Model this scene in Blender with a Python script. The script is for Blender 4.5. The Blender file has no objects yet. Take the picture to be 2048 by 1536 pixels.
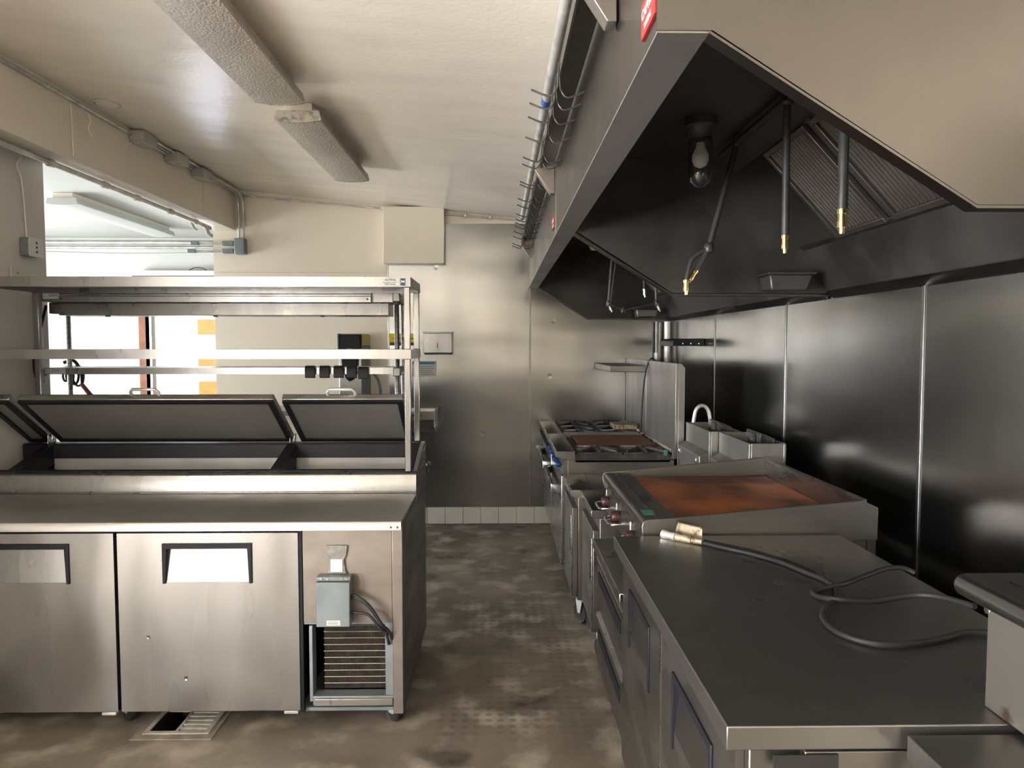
import bpy, bmesh, math, random
from mathutils import Vector, Matrix
random.seed(7)
S = bpy.context.scene
C = bpy.context.collection
PI = math.pi
# ------------------------------------------------------------------ camera, world, lights, exposure
CAMZ = 1.65; F = 1450.0; PITCH = math.atan(78/F); YAW = math.atan(24/F)
cd = bpy.data.cameras.new('camera'); cd.sensor_width = 36; cd.lens = F/2048*36; cd.clip_start = .05
cam = bpy.data.objects.new('camera', cd); C.objects.link(cam); S.camera = cam
cam.location = (0, 0, CAMZ); cam.rotation_euler = (PI/2-PITCH, 0, -YAW)
CR = cam.rotation_euler.to_matrix()
def at(px, py, x=None, y=None, z=None):
    """point where the sight line of a pixel of the photograph meets a wall, floor or table plane"""
    d = CR @ Vector(((px-1024)/F, (768-py)/F, -1))
    t = x/d.x if x is not None else (y/d.y if y is not None else (z-CAMZ)/d.z)
    return Vector((d.x*t, d.y*t, CAMZ+d.z*t))
w = bpy.data.worlds.new('world'); S.world = w; w.use_nodes = True
bg = w.node_tree.nodes['Background']; bg.inputs[0].default_value = (.78, .86, 1, 1); bg.inputs[1].default_value = 4.0
def area(name, loc, rot, sx, sy, power, col):
    l = bpy.data.lights.new(name, 'AREA'); l.shape = 'RECTANGLE'; l.size = sx; l.size_y = sy; l.energy = power; l.color = col
    o = bpy.data.objects.new(name, l); C.objects.link(o); o.location = loc; o.rotation_euler = rot; return o
# daylight through the windows behind the camera, through the next room's window and its open doorway
area('window_daylight', (-3.75, -2.92, 1.6), (PI/2+.15, 0, 0), 2.1, 2.2, 62, (.98, .985, 1))
area('window_daylight', (-4.92, -.9, 1.6), (PI/2+.30, 0, -PI/2), 3.0, 2.2, 600, (.98, .985, 1))
area('window_daylight', (-6.92, 5.8, 1.75), (PI/2+.2, 0, -PI/2-.1), 3.4, 1.9, 260, (.99, .99, 1))
#area('doorway_daylight', (-3.95, 9.34, 1.25), (PI/2, 0, PI), 0.95, 2.2, 60, (.93, .95, 1))
sl = bpy.data.lights.new('sun', 'SUN'); sl.energy = 3; sl.angle = .01; sl.color = (1, .95, .88)
so = bpy.data.objects.new('sun', sl); C.objects.link(so); so.rotation_euler = (math.radians(48), 0, math.radians(35))
S.view_settings.view_transform = 'Standard'; S.view_settings.look = 'None'
S.view_settings.gamma = 1; S.view_settings.use_curve_mapping = False; S.view_settings.exposure = 1.42

# ------------------------------------------------------------------ materials
def mat(name, col, rough=.5, metal=0., col2=None, cs=3., stretch=(1, 1, 1), rv=0., warp=0., ws=1.5, fine=0., fs=60., ctr=(.35, .65), spec=.5, wst=(1,1,1), emit=None, tr=0., dent=0., ds=5., cd=5):
    m = bpy.data.materials.new(name); m.use_nodes = True; n = m.node_tree.nodes; L = m.node_tree.links
    if metal >= .85 and name not in ('chrome', 'brass', 'worktop_steel'):
        col = tuple(c*.66 for c in col); col2 = tuple(c*.66 for c in col2) if col2 else None
    b = n['Principled BSDF']; b.inputs['Base Color'].default_value = (*col, 1)
    b.inputs['Roughness'].default_value = rough; b.inputs['Metallic'].default_value = metal; b.inputs['Specular IOR Level'].default_value = spec
    if tr: b.inputs['Transmission Weight'].default_value = tr
    if emit: b.inputs['Emission Color'].default_value = (*emit[0], 1); b.inputs['Emission Strength'].default_value = emit[1]
    tc = n.new('ShaderNodeTexCoord')
    def noise(scale, st, detail=3):
        mp = n.new('ShaderNodeMapping'); mp.inputs['Scale'].default_value = st; L.new(tc.outputs['Object'], mp.inputs[0])
        t = n.new('ShaderNodeTexNoise'); t.inputs['Scale'].default_value = scale; t.inputs['Detail'].default_value = detail
        L.new(mp.outputs[0], t.inputs['Vector']); return t.outputs[0]
    if col2 or rv:
        nz = noise(cs, stretch, cd)
        r = n.new('ShaderNodeMapRange'); r.inputs[1].default_value = ctr[0]; r.inputs[2].default_value = ctr[1]; L.new(nz, r.inputs[0])
        if col2:
            mx = n.new('ShaderNodeMix'); mx.data_type = 'RGBA'; mx.inputs[6].default_value = (*col, 1); mx.inputs[7].default_value = (*col2, 1)
            L.new(r.outputs[0], mx.inputs[0]); L.new(mx.outputs[2], b.inputs['Base Color'])
        if rv:
            r2 = n.new('ShaderNodeMapRange'); r2.inputs[3].default_value = rough-rv; r2.inputs[4].default_value = rough+rv
            L.new(r.outputs[0], r2.inputs[0]); L.new(r2.outputs[0], b.inputs['Roughness'])
    last = None
    for amt, sc, st, det in ((warp, ws, wst, 1), (fine, fs, stretch, 2)):
        if amt:
            bp = n.new('ShaderNodeBump'); bp.inputs['Strength'].default_value = 1; bp.inputs['Distance'].default_value = amt
            L.new(noise(sc, st, det), bp.inputs['Height'])
            if last: L.new(last.outputs[0], bp.inputs['Normal'])
            last = bp
    if dent:
        v = n.new('ShaderNodeTexVoronoi'); v.inputs['Scale'].default_value = ds; L.new(tc.outputs['Object'], v.inputs['Vector'])
        q = n.new('ShaderNodeMapRange'); q.interpolation_type = 'SMOOTHSTEP'; q.inputs[1].default_value = 0; q.inputs[2].default_value = .06; L.new(v.outputs['Distance'], q.inputs[0])
        bp = n.new('ShaderNodeBump'); bp.inputs['Strength'].default_value = 1; bp.inputs['Distance'].default_value = dent; L.new(q.outputs[0], bp.inputs['Height'])
        if last: L.new(last.outputs[0], bp.inputs['Normal'])
        last = bp
    if last: L.new(last.outputs[0], b.inputs['Normal'])
    return m
M = {}
M['cream'] = mat('cream_paint', (.83, .765, .645), .38, 0, (.79, .72, .60), 1.2, warp=.006, ws=1.2, fine=.0006, fs=40)
M['ceil'] = mat('ceiling_paint', (.82, .765, .68), .24, 0, (.78, .72, .63), .8, warp=.012, ws=1.3, fine=.0008, fs=45, wst=(1, 2.5, 1))
M['beam'] = mat('beam_paint', (.74, .68, .58), .4, 0, (.70, .63, .53), 1.5, warp=.004)
M['white'] = mat('white_paint', (.46, .475, .45), .5, 0, (.43, .445, .42), 1)
M['pillar'] = mat('grey_white_paint', (.56, .54, .51), .45, 0, (.51, .49, .46), 2)
M['swall'] = mat('steel_wall_sheet', (.47, .48, .485), .21, 1, (.43, .438, .442), 1.3, (3, 3, .4), .01, warp=.014, ws=1.2, wst=(.5, .5, 1.8), cd=1, dent=.0012, ds=2.2)
M['steel'] = mat('brushed_steel', (.56, .55, .535), .29, 1, (.47, .46, .45), 2.5, (1, 1, 8), .05, warp=.004, ws=2.5)
M['door'] = mat('dented_steel', (.60, .595, .59), .26, 1, (.55, .545, .54), 1.5, (3, 1, .5), .02, warp=.012, ws=2.0, wst=(1.8, 1, .7), cd=2, dent=.003, ds=5.5)
M['lidin'] = mat('lid_inner_sheet', (.29, .285, .28), .5, .6, (.25, .245, .24), 2)
M['liner'] = mat('well_liner_sheet', (.40, .39, .38), .5, .5, (.30, .295, .29), 3)
M['brown'] = mat('stained_steel', (.27, .24, .215), .45, .8, (.20, .17, .15), 4, (1, 1, 2), .06, warp=.003, ws=3)
M['wtop'] = mat('work_shelf_steel', (.66, .64, .62), .42, .9, (.56, .54, .52), 2, (1, 1, 1), .06, warp=.012, ws=2.5, dent=.001, ds=6)
M['shelf'] = mat('shelf_steel', (.47, .465, .46), .30, 1, (.38, .375, .37), 1.5, (5, 1, 1), .05, warp=.003, ws=1.5)
M['top'] = mat('worktop_steel', (.30, .295, .285), .31, .95, (.22, .215, .205), 1.8, (1, 1, 1), .06, warp=.006, ws=1.5, dent=.0008, ds=4)
M['dsteel'] = mat('dull_steel', (.36, .345, .325), .38, 1, (.29, .275, .26), 3, (1, 1, 3), .07, warp=.005, ws=3)
M['hood'] = mat('hood_steel', (.225, .208, .193), .32, 1, (.20, .185, .17), 1.5, (1, 1, 1), .05, warp=.006, ws=1.2)
M['hoodin'] = mat('dark_hood_lining', (.034, .033, .032), .38, .6, (.085, .08, .075), 2.2, (1, 1, 1), .06, warp=.004, ws=2)  # near-black lining with random lighter mottling
M['filter'] = mat('filter_metal', (.36, .33, .30), .45, 1, (.26, .23, .20), 6)
M['black'] = mat('black_rubber', (.014, .014, .015), .5, 0, (.022, .022, .023), 12, spec=.25)
M['gasket'] = mat('black_plastic', (.007, .007, .010), .45, 0, (.012, .012, .015), 5, spec=.22)
M['iron'] = mat('cast_iron', (.028, .026, .024), .5, .3, (.075, .07, .06), 14, ctr=(.45, .7))
M['rust'] = mat('rusted_griddle_plate', (.33, .085, .010), .42, .05, (.065, .020, .008), 3.2, rv=.06, ctr=(.38, .62), fine=.0006, fs=30)
M['rust2'] = mat('dry_rusted_plate', (.16, .06, .03), .6, .1, (.085, .036, .022), 8)
M['galv'] = mat('galvanised_conduit', (.66, .65, .62), .33, .55, (.40, .39, .37), 8)
M['jbox'] = mat('grey_box_steel', (.44, .44, .42), .4, .3, (.36, .36, .34), 6)
M['galvb'] = mat('galvanised_blue_steel', (.21, .24, .255), .42, .4, (.15, .175, .185), 6, fine=.0005, fs=40)
M['chrome'] = mat('chrome', (.75, .74, .72), .14, 1)
M['lens'] = mat('fluorescent_lens', (.50, .46, .40), .35, 0, (.40, .36, .31), 2, fine=.006, fs=90)
M['lensend'] = mat('lens_end_cap', (.45, .42, .36), .4, 0, (.16, .14, .12), 30, ctr=(.5, .7))
M['tile'] = mat('white_tile', (.74, .72, .66), .2, 0, (.66, .64, .58), 4)
M['drain'] = mat('painted_drain_iron', (.42, .40, .37), .5, 0, (.30, .28, .25), 20)
M['mortar'] = mat('drain_mortar', (.24, .21, .17), .8, 0, (.15, .13, .10), 12)
M['grout'] = mat('grout', (.42, .39, .34), .8)
M['brass'] = mat('brass', (.72, .52, .22), .25, 1)
M['finger'] = mat('worn_grate_iron', (.17, .165, .155), .42, .6, (.08, .075, .07), 20)
M['blackpipe'] = mat('black_pipe', (.03, .03, .03), .42, .4, (.05, .05, .05), 10)
M['glass'] = mat('clear_glass', (.9, .9, .88), .04, 0, tr=1.)
M['bulb'] = mat('frosted_bulb', (.75, .73, .68), .4)
M['blue'] = mat('blue_knob', (.015, .07, .28), .35)
M['yellow'] = mat('yellow_sign', (.85, .66, .02), .5)
M['paper'] = mat('white_paper', (.58, .58, .56), .5)
M['ink'] = mat('dark_ink', (.03, .05, .09), .6)
M['bink'] = mat('blue_ink', (.02, .20, .45), .6)
M['red'] = mat('red_label', (.30, .02, .02), .4)
M['redknob'] = mat('dark_red_knob', (.04, .014, .012), .4)
M['wood'] = mat('brown_wood', (.28, .10, .045), .6, 0, (.18, .06, .03), 10)
M['orange'] = mat('orange_brick', (.42, .085, .012), .8, 0, (.34, .07, .01), 10)
M['green'] = mat('green_tape', (.05, .17, .12), .5)
M['plastic'] = mat('clear_plastic_bag', (.28, .275, .26), .22, 0, (.18, .175, .16), 30, fine=.004, fs=50)
M['amber'] = mat('yellow_plastic', (.50, .42, .02), .3)
M['tan'] = mat('grimy_brass', (.34, .29, .21), .5, .3, (.14, .09, .05), 40, ctr=(.45, .6))
M['fin'] = mat('condenser_fin', (.06, .052, .046), .5, .6, (.12, .10, .08), 30)
M['pit'] = mat('dark_pit', (.01, .009, .008), .8)
M['concrete'] = mat('outdoor_concrete', (.30, .29, .27), .9)
M['outwall'] = mat('outdoor_white_wall', (.62, .66, .76), .8)
M['rustybox'] = mat('rust_spotted_steel', (.52, .49, .45), .36, .9, (.22, .12, .08), 14, ctr=(.60, .72))
M['soiled'] = mat('grease_streaked_steel', (.50, .50, .48), .38, .9, (.38, .37, .35), 2, (3, 3, .6), .03, cd=2)

def floor_mat():
    m = bpy.data.materials.new('worn_concrete_floor'); m.use_nodes = True; n = m.node_tree.nodes; L = m.node_tree.links; b = n['Principled BSDF']
    tc = n.new('ShaderNodeTexCoord')
    def nz(s, d=6):
        t = n.new('ShaderNodeTexNoise'); t.inputs['Scale'].default_value = s; t.inputs['Detail'].default_value = d; L.new(tc.outputs['Object'], t.inputs['Vector']); return t.outputs[0]
    def mr(v, a, bb, c=0, d=1):
        r = n.new('ShaderNodeMapRange'); r.inputs[1].default_value = a; r.inputs[2].default_value = bb; r.inputs[3].default_value = c; r.inputs[4].default_value = d; L.new(v, r.inputs[0]); return r.outputs[0]
    def mix(f, a, c):
        x = n.new('ShaderNodeMix'); x.data_type = 'RGBA'; L.new(f, x.inputs[0])
        for i, v in ((6, a), (7, c)):
            if isinstance(v, tuple): x.inputs[i].default_value = (*v, 1)
            else: L.new(v, x.inputs[i])
        return x.outputs[2]
    c1 = mix(mr(nz(1.3), .38, .66), (.10, .080, .061), (.18, .152, .12))
    c2 = mix(mr(nz(5, 8), .50, .72), c1, (.31, .275, .225))
    c3 = mix(mr(nz(2.4, 8), .60, .70), c2, (.035, .027, .021))
    # regular dimples pressed by an old anti-fatigue mat along the aisle
    mp = n.new('ShaderNodeMapping'); mp.inputs['Scale'].default_value = (19, 19, 19); L.new(tc.outputs['Object'], mp.inputs[0])
    v = n.new('ShaderNodeTexVoronoi'); v.voronoi_dimensions = '2D'; v.inputs['Scale'].default_value = 1; v.inputs['Randomness'].default_value = .08; L.new(mp.outputs[0], v.inputs['Vector'])
    dots = mr(v.outputs['Distance'], .36, .22)
    sp = n.new('ShaderNodeSeparateXYZ'); L.new(tc.outputs['Object'], sp.inputs[0])
    def mul(a, c):
        x = n.new('ShaderNodeMath'); x.operation = 'MULTIPLY'; L.new(a, x.inputs[0]); L.new(c, x.inputs[1]); return x.outputs[0]
    mask = mul(mul(mr(sp.outputs[0], -.35, -.2), mr(sp.outputs[0], .5, .35)), mul(mr(sp.outputs[1], 2.7, 3.1), mr(sp.outputs[1], 4.8, 4.4)))
    mask = mul(mask, mr(nz(1.5), .35, .6, .05, .5))
    c4 = mix(mul(dots, mask), c3, (.06, .046, .034))
    L.new(c4, b.inputs['Base Color']); L.new(mr(nz(3), .3, .7, .38, .75), b.inputs['Roughness'])
    bp = n.new('ShaderNodeBump'); bp.inputs['Distance'].default_value = .004; bp.inputs['Strength'].default_value = .8; L.new(nz(9, 8), bp.inputs['Height']); L.new(bp.outputs[0], b.inputs['Normal'])
    return m
M['floor'] = floor_mat()

# ------------------------------------------------------------------ geometry helpers
class G:
    def __init__(s): s.bm = bmesh.new()
    def hexa(s, p):
        v = [s.bm.verts.new(q) for q in p]
        for f in ((0, 3, 2, 1), (4, 5, 6, 7), (0, 1, 5, 4), (1, 2, 6, 5), (2, 3, 7, 6), (3, 0, 4, 7)): s.bm.faces.new([v[i] for i in f]).smooth = False
        return s
    def box(s, x0, x1, y0, y1, z0, z1):
        return s.hexa([(x0, y0, z0), (x1, y0, z0), (x1, y1, z0), (x0, y1, z0), (x0, y0, z1), (x1, y0, z1), (x1, y1, z1), (x0, y1, z1)])
    def prism(s, poly, axis, a, b):
        def P(u, v, t): return {'x': (t, u, v), 'y': (u, t, v), 'z': (u, v, t)}[axis]
        A = [s.bm.verts.new(P(u, v, a)) for u, v in poly]; B = [s.bm.verts.new(P(u, v, b)) for u, v in poly]
        s.bm.faces.new(A[::-1]); s.bm.faces.new(B)
        for i in range(len(poly)):
            j = (i+1) % len(poly); s.bm.faces.new([A[i], A[j], B[j], B[i]])
        return s
    def tube(s, pts, r, n=8, closed=False):
        pts = [Vector(p) for p in pts]; k = len(pts); rings = []; up = Vector((0, 0, 1)); prev = None
        for i, p in enumerate(pts):
            if closed: t = pts[(i+1) % k]-pts[i-1]
            else: t = pts[min(i+1, k-1)]-pts[max(i-1, 0)]
            t.normalize()
            if prev is None:
                a = t.cross(up)
                if a.length < .1: a = t.cross(Vector((1, 0, 0)))
            else: a = prev-t*prev.dot(t)
            a.normalize(); prev = a; b = t.cross(a); rr = r[i] if isinstance(r, (list, tuple)) else r
            rings.append([s.bm.verts.new(p+(a*math.cos(2*PI*j/n)+b*math.sin(2*PI*j/n))*rr) for j in range(n)])
        for i in range(k if closed else k-1):
            A = rings[i]; B = rings[(i+1) % k]
            for j in range(n): s.bm.faces.new([A[j], A[(j+1) % n], B[(j+1) % n], B[j]]).smooth = True
        if not closed: s.bm.faces.new(rings[0][::-1]); s.bm.faces.new(rings[-1])
        return s
    def lathe(s, prof, c, axis='z', n=20, sx=1):
        rings = []
        for r, h in prof:
            ring = []
            for j in range(n):
                a = 2*PI*j/n; u, v = r*math.cos(a), r*math.sin(a)
                q = {'z': (u, v, h), 'x': (h, u, v), 'y': (u, h, v)}[axis]
                ring.append(s.bm.verts.new((c[0]+q[0], c[1]+q[1], c[2]+q[2])))
            rings.append(ring)
        for A, B in zip(rings, rings[1:]):
            for j in range(n): s.bm.faces.new([A[j], A[(j+1) % n], B[(j+1) % n], B[j]]).smooth = True
        s.bm.faces.new(rings[0][::-1]); s.bm.faces.new(rings[-1]); return s
    def holeplate(s, x0, x1, z0, z1, hx0, hx1, hz0, hz1, y0, y1):   # plate facing y with a rectangular hole
        s.box(x0, hx0, y0, y1, z0, z1); s.box(hx1, x1, y0, y1, z0, z1)
        s.box(hx0, hx1, y0, y1, z0, hz0); s.box(hx0, hx1, y0, y1, hz1, z1); return s
def smooth_path(pts, n=6, closed=False):
    P = [Vector(p) for p in pts]; out = []; k = len(P)
    for i in range(k if closed else k-1):
        g = (lambda j: P[j % k]) if closed else (lambda j: P[max(0, min(k-1, j))])
        p0, p1, p2, p3 = g(i-1), g(i), g(i+1), g(i+2)
        for t in range(n):
            u = t/n; out.append(.5*((2*p1)+(-p0+p2)*u+(2*p0-5*p1+4*p2-p3)*u*u+(-p0+3*p1-3*p2+p3)*u**3))
    if not closed: out.append(P[-1])
    return out
def origin(o):
    v = Vector((0, 0, 0))
    while o: v += o.location; o = o.parent
    return v
def obj(name, g, m, parent=None, bevel=0, label=None, kind=None, cat=None, group=None, smooth=False):
    me = bpy.data.meshes.new(name); bm = g.bm
    bmesh.ops.recalc_face_normals(bm, faces=bm.faces)
    if parent: bmesh.ops.translate(bm, vec=-origin(parent), verts=bm.verts)
    if smooth:
        for f in bm.faces: f.smooth = True
    bm.to_mesh(me); bm.free(); me.set_sharp_from_angle(angle=math.radians(30 if smooth else 58))
    me.materials.append(M[m] if isinstance(m, str) else m)
    o = bpy.data.objects.new(name, me); C.objects.link(o)
    if parent: o.parent = parent
    if bevel:
        b = o.modifiers.new('bevel', 'BEVEL'); b.width = bevel; b.segments = 2; b.limit_method = 'ANGLE'
    tagit(o, label, cat, group, kind); return o
def tagit(o, label=None, cat=None, group=None, kind=None):
    for k, v in (('label', label), ('category', cat), ('group', group), ('kind', kind)):
        if v: o[k] = v
def thing(name, label, cat, loc=(0, 0, 0), group=None):
    o = bpy.data.objects.new(name, None); C.objects.link(o); o.location = loc; tagit(o, label, cat, group); return o
def single(name, g, m, label, cat, loc=(0, 0, 0), group=None, bevel=0):
    """a thing that is one mesh, its origin at loc"""
    bmesh.ops.translate(g.bm, vec=-Vector(loc), verts=g.bm.verts)
    o = obj(name, g, m, None, bevel, label, None, cat, group); o.location = loc; return o
def struct(name, g, m, parent=None, bevel=0, label=None):
    return obj(name, g, m, parent, bevel, label, None if parent else 'structure')
def copy_tree(o, parent=None):
    c = o.copy(); C.objects.link(c); c.parent = parent
    for ch in list(o.children): copy_tree(ch, c)
    return c
def text(name, body, size, loc, rot, m, parent, depth=.0004, align='CENTER'):
    cu = bpy.data.curves.new(name, 'FONT'); cu.body = body; cu.size = size; cu.extrude = depth; cu.align_x = align; cu.align_y = 'CENTER'
    t = bpy.data.objects.new(name, cu); C.objects.link(t); bpy.context.view_layer.update()
    me = bpy.data.meshes.new_from_object(t); bpy.data.objects.remove(t); bpy.data.curves.remove(cu)
    me.materials.clear(); me.materials.append(M[m]); o = bpy.data.objects.new(name, me); C.objects.link(o)
    o.parent = parent; o.location = Vector(loc)-origin(parent); o.rotation_euler = rot; return o

# ------------------------------------------------------------------ the setting
BY = 6.63; RX = 1.57; LX = -2.58
def cz(x): return 3.04-.096*(x+2.38)
DX0, DX1, DY0, DY1 = -1.50, -1.25, 3.02, 3.36      # sump of the floor drain
g = G()
for a in ((-7.1, DX0, -3.1, 9.5), (DX1, 1.7, -3.1, 9.5), (DX0, DX1, -3.1, DY0), (DX0, DX1, DY1, 9.5)): g.box(a[0], a[1], a[2], a[3], -.12, 0)
struct('floor', g, 'floor')
struct('ceiling', G().prism([(-2.75, cz(-2.75)), (1.7, cz(1.7)), (1.7, cz(1.7)+.1), (-2.75, cz(-2.75)+.1)], 'y', -3.1, BY+.1), 'ceil')
struct('ceiling_next_room', G().box(-7.1, -2.5, 3.3, 9.4, 2.98, 3.08), 'white')
# right wall: backing and four riveted steel sheets with cover strips
wr = struct('wall_right', G().box(RX, RX+.1, -3.1, BY+.1, 0, 2.95), 'cream')
ys = [-.2, 1.38, 2.66, 3.95, 5.26, BY-.004]
for a, b in zip(ys, ys[1:]): struct('steel_sheet', G().box(RX-.006, RX-.0005, a+.002, b-.002, .12, 2.3), 'swall', wr)
for a in ys[1:-1]: struct('seam_strip', G().box(RX-.011, RX-.0055, a-.009, a+.009, .12, 2.3), 'shelf', wr, .002)
# back wall
wb = struct('wall_back', G().box(LX, RX+.1, BY, BY+.1, 0, 3.15), 'cream')
xs = [-1.015, .274, RX-.007]
for a, b in zip(xs, xs[1:]): struct('steel_sheet', G().box(a+.002, b-.002, BY-.006, BY-.0005, .16, 2.745), 'swall', wb)
for a in xs[:2]: struct('seam_strip', G().box(a-.008, a+.008, BY-.011, BY-.0055, .16, 2.4 if a < 0 else 2.70), 'shelf', wb, .002)
bb = struct('baseboard_back', G().box(-2.5, RX, BY-.008, BY-.0005, 0, .158), 'grout')
x = -2.48
while x < 1.3:
    struct('tile', G().box(x+.002, x+.162, BY-.018, BY-.007, .004, .155), 'tile', bb, .003); x += .1645
struct('trim_1', G().box(-2.58, -1.02, BY-.006, BY-.0005, 2.30, 2.306), 'beam')
# boxed chase at the ceiling, its front sheet folded slightly outwards
c = at(765, 420, y=6.5); d = at(888, 530, y=6.5)
ch = struct('trim_2', G().prism([(6.50, 2.375), (6.54, 2.375+.27), (6.52, cz(-.7)-.003), (BY-.001, cz(-.7)-.003), (BY-.001, 2.375)], 'x', c.x, d.x), 'cream', None, .003, label='cream boxed chase below the ceiling on the back wall')
# beam over the opening and wall stub
struct('beam', G().box(LX, -2.38, -3.0, BY, 2.68, cz(-2.38)+.02), 'beam', None, .004)
struct('trim_3', G().box(-2.382, -2.374, 5.93, 5.99, 2.68, 3.03), 'beam')
struct('wall_left_window', G().box(-5.1, -5.0, -3.1, 1.3, 0, 3.4), 'cream')
struct('wall_left_return', G().box(-5.0, LX-.12, 1.2, 1.3, 0, 3.4), 'cream')
struct('ceiling_window_bay', G().prism([(-5.1, cz(-5.1)), (-2.75, cz(-2.75)), (-2.75, cz(-2.75)+.1), (-5.1, cz(-5.1)+.1)], 'y', -3.1, 1.3), 'ceil')
struct('wall_left', G().box(LX-.12, LX, 1.2, 4.2, 0, 3.1), 'pillar', None, .004)
struct('wall_front', G().box(-5.1, 1.7, -3.1, -3.0, 0, 3.4), 'cream')
struct('added_dark_panel', G().box(-2.4, RX-.01, -2.999, -2.93, .0, 1.32), 'pit')  # unseen dark panel, added so the steel back wall reflects dark lower down
# next room
struct('wall_next_left', G().box(-7.1, -7.0, 3.3, 9.3, 0, 3.05), 'white')
struct('wall_next_front', G().box(-7.1, LX-.12, 3.2, 3.3, 0, 3.05), 'white')
struct('wall_next_right', G().box(LX, LX+.1, BY+.1, 9.2, 0, 3.05), 'white')
struct('wall_next_back', G().holeplate(-7.1, LX+.1, 0, 3.05, -4.45, -3.42, .0005, 2.45, 9.2, 9.3), 'white')
dr = struct('door_1', G().box(-4.53, -4.45, 9.19, 9.3, 0, 2.5).box(-3.42, -3.36, 9.14, 9.3, 0, 2.5).box(-4.53, -3.36, 9.14, 9.3, 2.45, 2.53), 'wood')
struct('door_leaf', G().box(-4.43, -4.38, 9.31, 10.1, .01, 2.43), 'beam', dr)
for nm, X, Y, sx, ax in (('window_1', -3.75, -2.98, .98, 'x'),):
    wf = struct(nm, G().holeplate(X-1.15, X+1.15, .4, 2.8, X-1.06, X+1.06, .48, 2.72, -2.999, -2.88), 'white')
    struct('mullion', G().box(X-.02, X+.02, -2.9, -2.87, .48, 2.72), 'white', wf)
    struct('mullion', G().box(X-1.06, X+1.06, -2.9, -2.87, 1.98, 2.02), 'white', wf)
wf = struct('window_3', G().box(-4.999, -4.9, -2.5, -2.42, .4, 2.8).box(-4.999, -4.9, .62, .70, .4, 2.8).box(-4.999, -4.9, -2.42, .62, .4, .48).box(-4.999, -4.9, -2.42, .62, 2.72, 2.8), 'white')
struct('mullion', G().box(-4.91, -4.88, -.92, -.88, .48, 2.72), 'white', wf)
wf = struct('window_2', G().box(-6.999, -6.9, 4.0, 4.08, .75, 2.75).box(-6.999, -6.9, 7.52, 7.6, .75, 2.75).box(-6.999, -6.9, 4.08, 7.52, .72, .8).box(-6.999, -6.9, 4.08, 7.52, 2.7, 2.78), 'white')
struct('mullion', G().box(-6.91, -6.88, 5.78, 5.82, .8, 2.7), 'white', wf)
# outdoors beyond the doorway
struct('ground_outside', G().box(-12, 4, 9.5, 20, -.1, -.01), 'concrete')
ow = struct('wall_outside', G().box(-9, 1, 13.5, 13.7, -.01, 3.6), 'outwall')
for i, (z0, z1) in enumerate(((2.26, 2.40), (1.84, 2.12), (1.25, 1.42), (.72, .98))):
    a = at(396, 660, y=13.4); b = at(434, 660, y=13.4)
    struct('brick_panel', G().box(a.x, b.x+.3, 13.38, 13.5, z0, z1), 'orange', ow)

# ------------------------------------------------------------------ exhaust hood
HZ = 2.17; HX = .26; Y0, YM, Y1 = 1.22, 3.40, 6.60
hood = thing('exhaust_hood', 'long stainless exhaust hood with dark lining over the cooking line', 'exhaust hood', (HX, Y0, HZ))
obj('front_panel', G().box(HX, HX+.006, Y0, Y1, HZ, cz(HX)-.004), 'hood', hood)
obj('seam_strip', G().box(HX-.004, HX+.002, 3.385, 3.405, HZ, cz(HX)-.006), 'shelf', hood)
obj('drip_flange', G().prism([(HX, HZ-.006), (HX+.085, HZ-.006), (HX+.085, HZ+.03), (HX+.081, HZ+.03), (HX+.081, HZ-.001), (HX, HZ-.001)], 'y', Y0, Y1), 'wtop', hood)
def endpoly(x0): return [(x0, HZ-.003), (.35, HZ-.003), (.80, 1.885), (RX-.012, 1.885), (RX-.012, cz(1.57)-.004), (x0, cz(x0)-.004)]
obj('end_panel', G().prism(endpoly(HX-.002), 'y', Y0-.004, Y0), 'hood', hood, label='large brushed end panel nearest the camera')
obj('end_panel', G().prism(endpoly(HX+.01), 'y', Y1-.005, Y1), 'hood', hood)
for ya, yb in ((Y0+.001, Y0+.006), (YM-.03, YM-.025), (YM+.025, YM+.03), (Y1-.010, Y1-.006)):
    obj('end_lining', G().prism([(HX+.02, HZ+.0), (.36, HZ+.0), (.80, 1.891), (RX-.014, 1.891), (RX-.014, 2.62), (HX+.02, 2.62)], 'y', ya, yb), 'hoodin', hood)
def lip(y0, y1, m='hood'):
    return G().prism([(.345, HZ-.008), (.80, 1.879), (RX-.013, 1.879), (RX-.013, 1.884), (.80, 1.884), (.345, HZ-.003)], 'y', y0, y1)
obj('bottom_lip', lip(Y0-.004, Y0+.03), 'hood', hood)
obj('bottom_lip', lip(YM-.035, YM+.035), 'hood', hood, label='bright lip of the middle partition')
obj('bottom_lip', lip(Y1-.035, Y1), 'hood', hood)
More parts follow.
